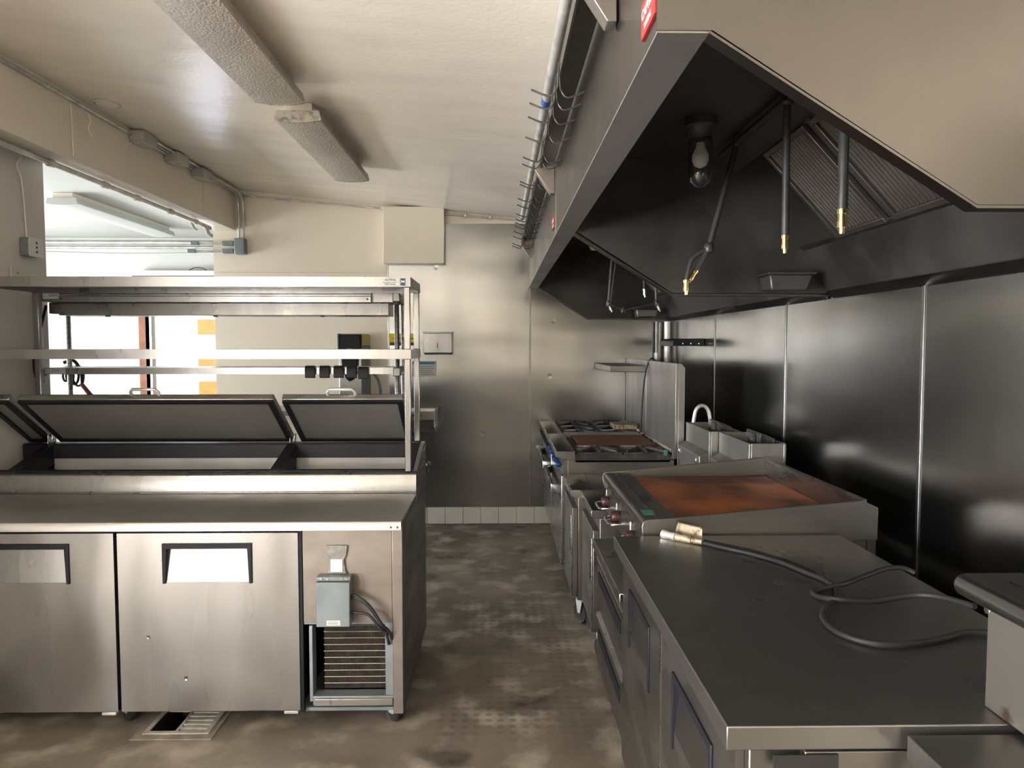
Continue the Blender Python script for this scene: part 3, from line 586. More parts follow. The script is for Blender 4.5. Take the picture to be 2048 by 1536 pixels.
lb = obj('sticker', G().box(-.722, -.666, 2.9705, 2.9715, .484, .505), 'paper', jb, .0)
for k in range(3): obj('print_line', G().box(-.716, -.674, 2.9698, 2.9704, .489+k*.005, .4905+k*.005), 'ink', lb)
for k, (dz, x) in enumerate(((0, -.472), (-.01, -.462), (-.07, -.475))):
    obj('cable', G().tube(smooth_path([(-.626, 3.0, .60+dz), (-.60, 2.995, .598+dz), (-.55, 2.985, .565+dz*.6), (-.50, 2.985, .49+dz*.4), (x-.01, 3.01, .445), (x, 3.03, .425-.02*k), (x-.005, 3.06, .41-.02*k)], 5), .0065, 8), 'black', jb)
bag = thing('plastic_bag', 'clear plastic sleeve with a white card hung above the electrical box', 'bag', (-.70, 3.03, .69))
g = G(); prof = [(-.733, .806), (-.645, .806), (-.648, .765), (-.660, .745), (-.655, .705), (-.648, .685), (-.732, .685), (-.726, .70), (-.722, .745), (-.733, .775)]
g.prism(prof, 'y', 3.026, 3.036); obj('sleeve', g, 'plastic', bag, .003); obj('card', G().box(-.715, -.665, 3.022, 3.026, .695, .748), 'paper', bag)
for x, y in ((XR-.05, 3.115), (-1.63, 3.14), (XR-.07, 3.9), (-1.63, 3.9), (XL+.08, 3.14), (XL+.08, 3.9)): caster(pt, x, y, .085, .041, 'black', .9)
# ------------------------------------------------------------------ steel overshelf on the prep table
ov = thing('overshelf', 'two-tier flat steel overshelf standing on the prep table', 'shelf', (-1.4, 3.58, 1.12))
OX0, OX1, OY0, OY1 = -2.52, -.436, 3.56, 3.995
def tray(z, t, sy0=OY0, x0=OX0, x1=OX1, sy1=OY1, m='shelf', nm='shelf_board', par=None):
    g = G().box(x0, x1, sy0, sy1, z-.003, z).box(x0, x1, sy0, sy0+.003, z-t, z-.003).box(x0, x1, sy1-.003, sy1, z-t, z-.003).box(x0, x0+.003, sy0+.003, sy1-.003, z-t, z-.003).box(x1-.003, x1, sy0+.003, sy1-.003, z-t, z-.003)
    g.box(x0+.003, x1-.003, sy0+.003, sy0+.02, z-t, z-t+.003)
    return obj(nm, g, m, par, 0)
tb1 = tray(1.981, .048, par=ov); tb2 = tray(1.628, .046, par=ov)
obj('support_channel', G().box(OX0+.05, OX1-.05, 3.70, 3.86, 1.950, 1.977), 'dsteel', tb1)
for xx in (OX0+.004, OX1-.034):
    for yy, zb in ((OY0+.004, 1.0255), (OY1-.034, 1.123)):
        obj('post', G().box(xx, xx+.03, yy, yy+.028, zb, 1.582), 'shelf', ov, .003); obj('post', G().box(xx, xx+.03, yy, yy+.028, 1.628, 1.932), 'shelf', ov, .003)
lbx = obj('maker_plate', G().box(-.573, -.492, OY0-.0015, OY0-.0002, 1.939, 1.974), 'paper', tb1)
text('lettering', 'ALPINE', .017, (-.533, OY0-.0025, 1.966), (PI/2, 0, 0), 'ink', lbx)
text('lettering', 'RESTAURANT EQUIPMENT', .0058, (-.533, OY0-.0025, 1.9535), (PI/2, 0, 0), 'ink', lbx)
text('lettering', '(800) 700-7000', .0085, (-.533, OY0-.0025, 1.945), (PI/2, 0, 0), 'ink', lbx)
l2 = obj('logo_plate', G().box(-.485, -.460, OY0-.0015, OY0-.0002, 1.939, 1.974), 'ink', tb1)
obj('logo_mark', G().prism([(-.481, 1.950), (-.481, 1.966), (-.476, 1.962), (-.469, 1.962), (-.464, 1.966), (-.464, 1.950), (-.469, 1.955), (-.476, 1.955)], 'y', OY0-.0025, OY0-.0016), 'paper', l2)
# ------------------------------------------------------------------ round-post shelf behind it
gs = thing('post_shelving', 'narrow shelving on grooved round posts behind the prep table', 'shelf', (-1.55, 4.2, 0))
GX0, GX1, GY0, GY1 = -2.545, -.575, 4.065, 4.33
for xx in (GX0, GX1):
    for yy in (GY0, GY1):
        po = obj('post', G().lathe([(.0135, 0), (.0135, 1.955), (.010, 1.96)], (xx, yy, 0), 'z', 16), 'steel', gs)
        gr = G()
        for k in range(30): gr.tube([(xx, yy, 1.06+k*.03), (xx, yy, 1.062+k*.03)], .0138, 12)
        obj('grooves', gr, 'ink', po, kind='stuff')
for z in (1.524, 1.938):
    s_ = tray(z, .036 if z < 1.6 else .05, GY0-.012, GX0+.02, GX1-.02, GY1+.012, 'shelf', 'shelf_board', gs)
    for xx in (GX0, GX1):
        for yy in (GY0, GY1): obj('collar', G().box(xx-.021, xx+.021, yy-.021, yy+.021, z-.05, z+.002), 'dsteel', s_, .006)
    lx = GX0+.085
    lb = obj('maker_plate', G().box(lx-.055, lx+.055, GY0-.0145, GY0-.0122, z-.034, z-.004), 'paper', s_)
    text('lettering', 'GSW', .021, (lx+.003, GY0-.0155, z-.016), (PI/2, 0, 0), 'bink', lb)
    obj('logo_mark', G().lathe([(.009, -.001), (.009, 0)], (lx+.040, GY0-.0148, z-.018), 'y', 12), 'galv', lb)
tr_ = thing('ticket_rail', 'long aluminium order ticket rail on the upper round-post shelf', 'ticket rail', (-1.5, 4.04, 1.9))
obj('rail', G().prism([(4.024, 1.886), (4.024, 1.916), (4.036, 1.920), (4.036, 1.928), (4.018, 1.932), (4.018, 1.940), (4.046, 1.942), (4.0525, 1.94), (4.0525, 1.886)], 'x', -2.415, -.712), 'shelf', tr_)
for xx in (-2.40, -.73): obj('screw', G().lathe([(.005, -.003), (.006, 0)], (xx, 4.024, 1.902), 'y', 8), 'ink', tr_)
hw = thing('heat_lamp_strip', 'long steel food warmer strip slung under the upper round-post shelf', 'food warmer', (-1.5, 4.2, 1.85))
obj('housing', G().prism([(4.10, 1.815), (4.105, 1.886), (4.29, 1.886), (4.29, 1.815)], 'x', -2.46, -.625), 'shelf', hw, .003)
obj('end_box', G().box(-2.52, -2.46, 4.11, 4.28, 1.825, 1.886), 'dsteel', hw, .003)
for xx in (-2.2, -1.6, -1.0): obj('mounting_tab', G().box(xx-.01, xx+.01, 4.112, 4.13, 1.808, 1.815), 'ink', hw)
cpts = [at(92, 612, y=4.09), at(85, 640, y=4.04), at(73, 690, y=4.03), at(68, 722, y=4.03), at(71, 750, y=4.03), at(82, 780, y=4.03), at(88, 805, y=4.03), at(84, 860, y=4.03)]
obj('power_cord', G().tube(smooth_path(cpts, 5), .008, 8), 'black', hw)
# black ticket clips
cl = G().prism([(4.050, 1.512), (4.040, 1.505), (4.034, 1.478), (4.036, 1.470), (4.042, 1.470), (4.044, 1.49), (4.0525, 1.500), (4.0525, 1.524), (4.085, 1.5245), (4.085, 1.532), (4.05, 1.534), (4.036, 1.526), (4.030, 1.51), (4.028, 1.475), (4.05, 1.462)][:0] or [(4.030, 1.470), (4.028, 1.515), (4.034, 1.531), (4.046, 1.536), (4.075, 1.530), (4.075, 1.5265), (4.046, 1.528), (4.0505, 1.52), (4.0505, 1.476), (4.046, 1.466)], 'x', -.027, .027)
proto = single('shelf_clip', cl, 'black', 'x', 'clip', (0, 0, 0), 'black clips on the lower round-post shelf', .002)
for i, px in enumerate((621, 650, 678, 704, 727)):
    p = at(px, 740, y=4.05); o = proto if i == 0 else copy_tree(proto); o.location = (p.x, 0, -.006*(i == 4)); o.rotation_euler = (0, 0, 0)
    o['label'] = ['leftmost of the five black clips on the lower round-post shelf', 'second black clip from the left on the lower shelf', 'middle black clip of five on the lower shelf', 'fourth black clip from the left in front of the dispenser', 'rightmost black clip, hanging a little lower on the shelf edge'][i]
# tool on the rear left post
wt = thing('coiled_tool', 'black wire coil tool with brown handle hanging on rear left shelf post', 'tool', at(150, 760, y=4.33))
cc = at(138, 752, y=4.36)
g = G()
for k in range(4):
    r = .028+.009*k; g.tube([(cc.x+.02*k-.02+r*.6*math.cos(a*PI/10), 4.36+.008*k, cc.z-.0*k+r*1.1*math.sin(a*PI/10)) for a in range(20)], .0065, 6, True)
g.tube(smooth_path([(cc.x-.03, 4.365, cc.z+.08), (cc.x+.03, 4.365, cc.z+.09), (cc.x+.07, 4.365, cc.z+.02), (cc.x+.075, 4.365, cc.z-.04)], 4), .01, 8)
obj('wire_coil', g, 'black', wt)
a = at(163, 768, y=4.37); b = at(183, 793, y=4.37); obj('handle', G().tube([a, a.lerp(b, .5), b], [.012, .013, .015], 8), 'wood', wt)

# ------------------------------------------------------------------ things on the back wall behind the prep table
ct = thing('side_table', 'tall steel table against the cream back wall', 'table', (-1.7, 6.3, 0))
obj('tabletop', G().box(-2.35, -1.08, 6.05, 6.62, 1.06, 1.10), 'shelf', ct, .003)
for xx in (-2.30, -1.13):
    for yy in (6.10, 6.57): obj('leg', G().tube([(xx, yy, 0), (xx, yy, 1.06)], .02, 10), 'steel', ct)
dp = thing('drink_dispenser', 'black and stainless drink dispenser with a yellow side on the tall table', 'dispenser', (-1.27, 6.38, 1.10))
DXa, DXb = -1.372, -1.178
obj('body', G().box(DXa, DXb, 6.20, 6.60, 1.10, 1.54), 'shelf', dp, .006); obj('side_panel', G().box(DXb-.0, DXb+.004, 6.17, 6.60, 1.10, 1.64), 'galvb', dp)
hd = obj('head', G().prism([(6.15, 1.55), (6.15, 1.735), (6.20, 1.745), (6.60, 1.745), (6.60, 1.541), (6.20, 1.541)], 'x', DXa+.012, DXb-.0), 'gasket', dp, .008)
obj('side_trim', G().box(DXa-.002, DXa+.011, 6.145, 6.60, 1.541, 1.747), 'galvb', dp, .002); obj('yellow_window', G().box(DXb+.0045, DXb+.008, 6.19, 6.58, 1.645, 1.74), 'amber', dp)
xm = (DXa+DXb)/2+.0
obj('spout', G().prism([(xm-.07, 1.54), (xm+.07, 1.54), (xm+.062, 1.45), (xm+.035, 1.37), (xm, 1.34), (xm-.035, 1.37), (xm-.062, 1.45)], 'y', 6.15, 6.20), 'gasket', dp, .008)
obj('button', G().box(xm-.03, xm+.03, 6.135, 6.15, 1.55, 1.575), 'red', dp, .003); obj('button', G().box(xm-.018, xm+.02, 6.135, 6.15, 1.577, 1.62), 'paper', dp, .003)
obj('hose', G().tube(smooth_path([(DXb, 6.5, 1.40), (DXb+.05, 6.5, 1.39), (DXb+.09, 6.5, 1.33), (DXb+.11, 6.5, 1.22), (DXb+.085, 6.5, 1.11)], 5), .011, 8), 'galvb', dp)
ys_ = thing('warning_sign', 'yellow sign with black band on the steel sheet', 'sign', (-.9, BY-.012, 1.7))
a = at(778, 667, y=BY-.012); b = at(834, 691, y=BY-.012)
obj('plate', G().box(a.x, b.x, BY-.014, BY-.0115, b.z, a.z), 'yellow', ys_); obj('black_band', G().box(a.x+.01, b.x-.01, BY-.0152, BY-.0142, b.z-.0, b.z+.028), 'ink', ys_)
for k, (u0, u1) in enumerate(((.15, .4), (.47, .55), (.65, .9))): obj('print_line', G().box(a.x+(b.x-a.x)*u0, a.x+(b.x-a.x)*u1, BY-.0152, BY-.0142, a.z-.05, a.z-.042), 'ink', ys_)
tw = thing('towel_dispenser', 'flat steel paper towel dispenser recessed beside the yellow sign', 'towel dispenser', (-.55, 6.6, 1.7))
a = at(846, 666, y=6.54); b = at(904, 706, y=6.54)
obj('case', G().box(a.x, b.x, 6.54, BY-.007, b.z, a.z), 'shelf', tw, .004); obj('top_edge', G().box(a.x-.004, b.x+.006, 6.53, BY-.008, a.z, a.z+.012), 'dsteel', tw); obj('bottom_slot', G().box(a.x+.01, b.x, 6.55, BY-.01, b.z-.014, b.z), 'ink', tw)
xm = (a.x*.5+b.x*.5); obj('lock_slot', G().box(xm-.003, xm+.003, 6.537, 6.54, (a.z+b.z)/2-.045, (a.z+b.z)/2), 'ink', tw)
ns = thing('notice', 'white printed notice with a blue heading on the steel back wall', 'notice', (-.7, BY-.01, 1.4))
a = at(824, 722, y=BY-.012); b = at(873, 753, y=BY-.012)
nb = obj('sheet', G().box(a.x, b.x, BY-.0145, BY-.0115, b.z, a.z), 'paper', ns, .001); obj('heading', G().box(a.x+.004, b.x-.015, BY-.0155, BY-.0147, a.z-.03, a.z-.008), 'bink', ns)
for k in range(5): obj('print_line', G().box(a.x+.02, b.x-.02-.01*(k % 3), BY-.0155, BY-.0147, b.z+.015+k*.018, b.z+.021+k*.018), 'galvb', ns)
hs = thing('hand_sink', 'small steel wall hand sink beside the prep table end', 'sink', (-.75, 6.45, .9))
obj('basin', G().prism([(6.28, 1.00), (6.28, 1.075), (6.30, 1.075), (6.31, 1.0), (6.57, .98), (6.59, 1.075), (BY-.007, 1.075), (BY-.007, .88), (6.40, .88)], 'x', -1.02, -.575), 'steel', hs, .003)
obj('edge_strip', G().box(-.574, -.566, 6.30, BY-.02, .93, 1.08), 'paper', hs)
p = at(857, 930, y=BY-.02)
vk = thing('valve_knob', 'small chrome valve on the steel back wall by the prep table', 'valve', p); obj('knob', G().lathe([(.026, 0), (.026, -.02), (.014, -.035), (.008, -.06)], (p.x, BY-.011, p.z), 'y', 14), 'chrome', vk); obj('stem', G().box(p.x-.006, p.x+.006, BY-.04, BY-.02, p.z-.06, p.z-.02), 'chrome', vk)
# vertical gas pipe in the corner
gp = thing('corner_pipe', 'vertical steel gas pipes in the corner under the hood', 'pipe', (1.48, 6.5, 0))
obj('pipe', G().tube([(1.505, 6.52, 0), (1.505, 6.52, 1.86)], .027, 12), 'galv', gp); obj('pipe', G().tube([(1.42, 6.56, 0), (1.42, 6.56, 1.86)], .015, 10), 'dsteel', gp)
obj('coupling', G().lathe([(.022, -.03), (.022, .03)], (1.42, 6.56, 1.55), 'z', 10), 'galv', gp)
ws = thing('wall_shelf', 'small dark steel shelf with three screws on the right wall', 'shelf', (1.45, 5.6, 1.67))
a = at(1346, 692, y=5.53); b = at(1412, 677, y=5.53)
obj('board', G().prism([(a.x+.02, b.z), (RX-.008, b.z), (RX-.008, a.z), (a.x, a.z), (a.x, b.z-.015)], 'y', 5.53, 6.0), 'gasket', ws, .003)
for k in (.3, .55, .8): obj('screw', G().lathe([(.005, -.003), (.006, 0)], (a.x+(RX-a.x)*k, 5.53, (a.z+b.z)/2-.01), 'y', 8), 'chrome', ws)

# ------------------------------------------------------------------ cooking line: two ranges
def make_range(y0, y1, label, plate, tag_):
    t = thing('gas_range', label, 'range', (.8, (y0+y1)/2, 0))
    e = .004; y0 += e; y1 -= e
    obj('body', G().box(.445, 1.148, y0, y1, .15, .895), 'dsteel', t, .003)
    obj('kick_panel', G().box(.47, 1.14, y0+.01, y1-.01, .105, .15), 'dsteel', t)
    obj('front_rail', G().prism([(.365, .915), (.365, .942), (.373, .953), (.493, .953), (.493, .896), (.43, .896), (.40, .905)], 'y', y0, y1), 'shelf', t, .002)
    obj('control_panel', G().prism([(.445, .80), (.445, .895), (.425, .895), (.40, .80)], 'y', y0+.005, y1-.005), 'dsteel', t)
    nk = 5 if plate else 6
    for k in range(nk):
        yy = y0+.09+k*(y1-y0-.18)/(nk-1)
        obj('knob', G().lathe([(.012, .0), (.019, -.006), (.018, -.03), (.015, -.036)], (.408, yy, .852), 'x', 14), 'blue' if plate else 'black', t, label='blue control knob' if plate else None)
    dr = obj('oven_door', G().box(.405, .444, y0+.012, y1-.012, .19, .79), 'steel', t, .004)
    g = G(); ya, yb = y0+.06, y1-.06
    g.prism([(.405, ya), (.34, ya+.045), (.34, yb-.045), (.405, yb), (.405, yb-.03), (.362, yb-.065), (.362, ya+.065), (.405, ya+.03)], 'z', .655, .72)
    obj('handle', g, 'shelf', dr, .006)
    obj('riser', G().box(1.151, 1.168, y0, y1, .90, 1.53), 'soiled', t, .002)
    obj('flue', G().prism([(1.169, .15), (1.212, .15), (1.212, 1.50), (1.190, 1.525), (1.169, 1.53)], 'y', y0, y1), 'soiled', t, .002)
    obj('top_ledge', G().prism([(1.12, .90), (1.15, .90), (1.15, .955), (1.14, .955)], 'y', y0, y1), 'shelf', t)
    obj('deck', G().box(.494, 1.119, y0+.008, y1-.008, .895, .902), 'iron', t)
    obj('deck_side', G().box(.494, 1.12, y0, y0+.006, .88, .935 if not plate else .93), 'iron', t)
    def grate(xc, yc, hx, hy):
        z = .926; g = G()
        g.box(xc-hx, xc+hx, yc-hy, yc-hy+.016, z, z+.016).box(xc-hx, xc+hx, yc+hy-.016, yc+hy, z, z+.016).box(xc-hx, xc-hx+.016, yc-hy+.016, yc+hy-.016, z, z+.016).box(xc+hx-.016, xc+hx, yc-hy+.016, yc+hy-.016, z, z+.016)
        for sx in (-1, 1):
            for sy in (-1, 1): g.box(xc+sx*hx-.01*(sx > 0)-0, xc+sx*hx+.01*(sx < 0), yc+sy*hy-.01*(sy > 0), yc+sy*hy+.01*(sy < 0), .902, z)
        gr = obj('grate', g, 'iron', t)
        for k in range(8):
            an = k*PI/4; R = (hx if abs(math.cos(an)) > .1 else hy)*(1.0 if k % 2 == 0 else 1.25)-.012; ux, uy = math.cos(an), math.sin(an); w = .009
            def q(r, s, zz): return (xc+ux*r-uy*s*w, yc+uy*r+ux*s*w, zz)
            g2 = G().hexa([q(R, -1, z-.002), q(.04, -1, z+.006), q(.04, 1, z+.006), q(R, 1, z-.002), q(R, -1, z+.024), q(.04, -1, z+.036), q(.04, 1, z+.036), q(R, 1, z+.024)])
            obj('finger', g2, 'iron' if k % 4 == 1 else 'finger', gr)
        obj('burner', G().lathe([(.05, .902), (.05, .912), (.035, .916), (.033, .928), (.02, .93)], (xc, yc, 0), 'z', 16), 'iron', t)
    if plate:
        for xc in (.655, .965): grate(xc, y0+.17, .15, .155)
        obj('griddle_plate', G().box(.56, 1.11, y0+.36, y1-.03, .905, .945), 'rust2', t, .004, label='flat rusted griddle plate')
        obj('plate_trough', G().box(.497, .558, y0+.35, y1-.02, .903, .925), 'iron', t)
        obj('plate_side', G().box(.497, 1.118, y1-.02, y1, .9, .965), 'dsteel', t)
    else:
        for j in range(3):
            for xc in (.655, .965): grate(xc, y0+.16+j*.305, .15, .148)
    for yy in (y0+.07, y1-.07):
        for xx in (.50, 1.08): caster(t, xx, yy, .105, .047)
    return t
make_range(4.72, 5.685, 'near gas range with two burners beside a rusted griddle plate', True, 1)
fr_ = make_range(5.685, 6.615, 'far gas range with six open burners against the back wall', False, 2)
obj('high_shelf', G().box(.865, 1.150, 5.70, 6.60, 1.437, 1.487), 'dsteel', fr_, .004)
single('steel_pan', G().prism([(.93, .9635), (1.11, .9635), (1.115, 1.004), (.925, 1.004)], 'y', 5.84, 6.08), 'tan', 'small tan metal pan upside down on the far range', 'pan', (1.02, 5.95, .9635), bevel=.004)
kp = [Vector((1.20, 5.62, 1.33)), Vector((1.20, 5.60, 1.50)), Vector((1.178, 5.60, 1.548)), Vector((1.145, 5.60, 1.50)), Vector((1.12, 5.60, 1.38)), Vector((1.105, 5.60, 1.2)), Vector((1.095, 5.60, 1.0)), Vector((1.08, 5.60, .965))]
single('thermocouple_cable', G().tube(smooth_path(kp, 5), .0065, 8), 'black', 'thin black cable draped over the riser of the ranges', 'cable', (1.17, 5.6, 1.54))
single('green_tag', G().box(1.075, 1.10, 4.712, 4.722, .925, .962), 'green', 'small green tag on the near range corner', 'tag', (1.09, 4.717, .925))

# ------------------------------------------------------------------ fryers
def make_fryer(y0, y1, x0, xb, label):
    t = thing('deep_fryer', label, 'fryer', (.9, (y0+y1)/2, 0)); e = .004; y0 += e; y1 -= e; xe = xb+.19; z0 = .155
    obj('cabinet', G().box(x0+.045, xe, y0, y1, z0, .765), 'dsteel', t, .003)
    obj('apron', G().prism([(x0, .775), (x0, .800), (x0+.006, .808), (x0+.14, .808), (x0+.14, .766), (x0+.02, .766)], 'y', y0, y1), 'steel', t, .002)
    dr = obj('door', G().box(x0+.012, x0+.044, y0+.012, y1-.008, .17, .70), 'dsteel', t, .003)
    obj('door_edge', G().box(x0+.004, x0+.012, y0+.012, y0+.032, .17, .66), 'steel', dr, .002)
    obj('handle', G().box(x0+.008, x0+.013, y0+.10, y0+.12, .42, .50), 'gasket', dr, .002)
    obj('deck', G().holeplate(x0+.141, xb, y0, y1, x0+.27, xb-.06, y0+.07, y1-.07, 0, .006) if False else G().box(x0+.141, x0+.27, y0, y1, .766, .808).box(xb-.06, xb, y0, y1, .766, .808).box(x0+.27, xb-.06, y0, y0+.07, .766, .808).box(x0+.27, xb-.06, y1-.07, y1, .766, .808), 'steel', t)
    obj('vat', G().box(x0+.272, xb-.062, y0+.072, y1-.072, .7655, .775), 'pit', t)
    fl = obj('flue_box', G().box(xb, xb+.012, y0, y1, .766, 1.148).box(xe-.012, xe, y0, y1, .766, 1.148).box(xb+.012, xe-.012, y0, y0+.012, .766, 1.148).box(xb+.012, xe-.012, y1-.012, y1, .766, 1.148), 'soiled', t, .002)
    obj('flue_dark', G().box(xb+.013, xe-.013, y0+.013, y1-.013, .77, 1.09), 'pit', fl)
    obj('basket_ledge', G().prism([(xb-.055, 1.00), (xb, 1.03), (xb, .87), (xb-.045, .87)], 'y', y0+.012, y1-.012), 'soiled', t, .003)
    for yy in (y0+.05, y1-.08): obj('ledge_fastener', G().box(xb-.064, xb-.050, yy, yy+.025, .955, .985), 'chrome', t, .003)
    for yy in (y0+.06, y1-.06):
        for xx in (x0+.075, xe-.08): caster(t, xx, yy, .155, .062, 'black', .5)
    # wire basket front sticking out of the flue box
    yb0, yb1 = y0+.06, y0+.27; xa = xb+.07
    bk = thing('fry_basket', 'black wire fry basket in the ' + ('near fryer' if y0 < 4 else 'far fryer'), 'basket', (xa, yb0, 1.09)); g = G()
    for k in range(12): yy = yb0+k*(yb1-yb0)/11; g.tube([(xa, yy, 1.093), (xa+.012, yy, 1.192)], .0018, 4); g.tube([(xa+.075, yy, 1.093), (xa+.08, yy, 1.165)], .0018, 4)
    for k in range(7): zz = 1.10+k*.0145; g.tube([(xa+.001+.012*k/6, yb0, zz), (xa+.001+.012*k/6, yb1, zz)], .0018, 4)
    obj('wire_mesh', g, 'iron', bk, kind='stuff')
    obj('rim', G().tube([(xa+.012, yb0, 1.192), (xa+.012, yb1, 1.192), (xa+.08, yb1, 1.165), (xa+.08, yb0, 1.165)], .0035, 6, True), 'iron', bk)
    obj('hanger_plate', G().box(xa-.003, xa+.0, yb0+.05, yb1-.08, 1.12, 1.185), 'iron', bk)
    return t
make_fryer(3.645, 4.16, .464, 1.268, 'near stainless deep fryer between the big griddle and far fryer')
make_fryer(4.165, 4.70, .41, 1.215, 'far stainless deep fryer beside the near gas range')
p0 = at(1387, 845, y=4.62); p1 = at(1392, 820, y=4.62); p2 = at(1404, 811, y=4.62); p3 = at(1416, 820, y=4.62); p4 = at(1422, 850, y=4.62)
single('filter_hose', G().tube(smooth_path([p0+Vector((0, 0, -.0)), p1, p2, p3, p4], 5), .012, 10), 'galv', 'arched braided hose rising behind the far fryer', 'hose', p0)

# ------------------------------------------------------------------ refrigerated base and big griddle
rb = thing('chef_base', 'low refrigerated drawer base under the big rusted griddle', 'drawer base', (.9, 3.0, 0))
obj('body', G().box(.475, 1.33, 2.60, 3.34, .13, .70), 'dsteel', rb, .003)
obj('top', G().box(.435, 1.36, 2.60, 3.36, .70, .742), 'steel', rb, .004)
for i, (a, b) in enumerate(((2.615, 3.33),)):
    for (z0, z1) in ((.435, .675), (.17, .41)):
        dw = obj('drawer', G().box(.455, .474, a, b, z0, z1-.05), 'dsteel', rb, .003)
        obj('drawer_pull', G().prism([(.448, z1-.012), (.474, z1), (.474, z1-.05), (.466, z1-.05), (.466, z1-.02), (.452, z1-.028)], 'y', a, b), 'steel', dw)
        obj('pull_recess', G().box(.450, .4545, a+.06, b-.06, z1-.115, z1-.065), 'gasket', dw)
for yy in (2.68, 3.27):
    for xx in (.54, 1.26): caster(rb, xx, yy, .13, .05)
gd = thing('griddle', 'large steel countertop griddle with rust-orange plate and side splashes', 'griddle', (.95, 3.1, .742))
GY0_, GY1_ = 2.602, 3.625
obj('body', G().box(.56, 1.36, GY0_+.02, GY1_-.02, .80, .965), 'dsteel', gd)
for yy in (2.70, 3.28):
    for xx in (.62, 1.28): obj('leg', G().lathe([(.022, 0), (.026, .02), (.022, .058)], (xx, yy, .742), 'z', 12), 'steel', gd)
side = [(.519, .955), (.516, .985), (.520, 1.004), (.535, 1.013), (.66, 1.022), (1.327, 1.082), (1.384, 1.055), (1.384, .935), (.545, .92), (.528, .93)]
obj('side_splash', G().prism(side, 'y', GY0_, GY0_+.012), 'dsteel', gd, .002, label='near side splash')
obj('side_splash', G().prism(side, 'y', GY1_-.012, GY1_), 'dsteel', gd, .002)
obj('back_splash', G().prism([(1.338, .96), (1.352, .96), (1.346, 1.084), (1.327, 1.081)], 'y', GY0_+.012, GY1_-.012), 'steel', gd)
obj('rear_box', G().box(1.353, 1.384, GY0_+.012, GY1_-.012, .80, 1.05), 'dsteel', gd)
obj('front_rail', G().prism([(.520, .975), (.518, .995), (.526, 1.006), (.545, 1.009), (.649, 1.009), (.649, .966), (.54, .966)], 'y', GY0_+.012, GY1_-.012), 'dsteel', gd)
obj('rail_seam', G().box(.578, .580, GY0_+.012, GY1_-.012, 1.0088, 1.0105), 'steel', gd)
obj('griddle_plate', G().box(.652, 1.334, GY0_+.014, GY1_-.04, .966, .992), 'rust', gd, .002, label='rust-orange cooking plate')
obj('grease_slot', G().box(.588, .622, 2.93, 3.02, 1.0092, 1.0105), 'pit', gd); obj('tape', G().box(.545, .59, 2.70, 2.78, 1.0092, 1.0102), 'green', gd)
cpn = obj('control_panel', G().prism([(.545, .965), (.540, .965), (.520, .84), (.56, .80), (.56, .965)], 'y', GY0_+.02, GY1_-.02), 'dsteel', gd)
for k in range(7):
    yy = 2.72+k*.135; obj('vent_hole', G().lathe([(.017, -.002), (.017, .006)], (.5385, yy, .945), 'x', 14), 'pit', cpn)
for yy in (2.84, 3.19, 3.50):
    kb = obj('knob', G().lathe([(.026, 0), (.03, -.006), (.024, -.03), (.022, -.034)], (.530, yy, .885), 'x', 16), 'redknob', cpn)
    obj('knob_guard', G().tube(smooth_path([(.53, yy-.085, .872), (.49, yy-.08, .868), (.475, yy-.05, .866), (.475, yy+.05, .866), (.49, yy+.08, .868), (.53, yy+.085, .872)], 3), .006, 8), 'chrome', cpn)
    obj('pilot_tag', G().box(.526, .529, yy+.045, yy+.06, .90, .935), 'paper', cpn)

# ------------------------------------------------------------------ near worktop refrigerator (right)
CXL, CXR, CY0, CY1, CZ = .41, 1.235, 1.27, 2.585, .96
wc = thing('worktop_refrigerator', 'long flat-topped stainless undercounter refrigerator in the right foreground', 'refrigerator', (.82, 1.9, 0))
obj('worktop', G().box(CXL, CXR, CY0, CY1, CZ-.045, CZ), 'top', wc, .0025)
obj('body', G().box(.462, 1.21, CY0+.03, CY1-.01, .12, CZ-.046), 'dsteel', wc, .003)
obj('body_end', G().box(.56, 1.20, CY0+.014, CY0+.029, .14, CZ-.056), 'dsteel', wc, .002)
obj('vent_gap', G().box(.50, .62, CY0+.010, CY0+.0135, CZ-.09, CZ-.06), 'pit', wc)
for (a, b) in ((1.325, 1.945), (1.96, 2.57)):
    X = .444; z0, z1 = .15, .895; ha, hb, hz0, hz1 = a+.14, b-.14, .665, .81
    g = G().box(X, .461, a, ha, z0, z1).box(X, .461, hb, b, z0, z1).box(X, .461, ha, hb, z0, hz0).box(X, .461, ha, hb, hz1, z1)
    dr = obj('door', g, 'dsteel', wc)
    obj('handle', G().prism([(ha-.004, hz0-.05), (ha-.004, hz1+.006), (hb+.004, hz1+.006), (hb+.004, hz0-.05), (hb-.008, hz0-.05), (hb-.012, hz1-.014), (ha+.012, hz1-.014), (ha+.008, hz0-.05)], 'x', X-.006, X+.012), 'gasket', dr, .002)
    obj('handle_pocket', G().hexa([(X+.001, ha, hz0), (X+.001, hb, hz0), (X+.016, hb, hz1), (X+.016, ha, hz1), (X+.004, ha, hz0), (X+.004, hb, hz0), (X+.0165, hb, hz1), (X+.0165, ha, hz1)]), 'shelf', dr)
obj('door_edge_strip', G().box(.442, .462, 1.946, 1.959, .15, .90), 'steel', wc)
for yy in (1.36, 2.5):
    for xx in (.53, 1.14): caster(wc, xx, yy, .12, .05)
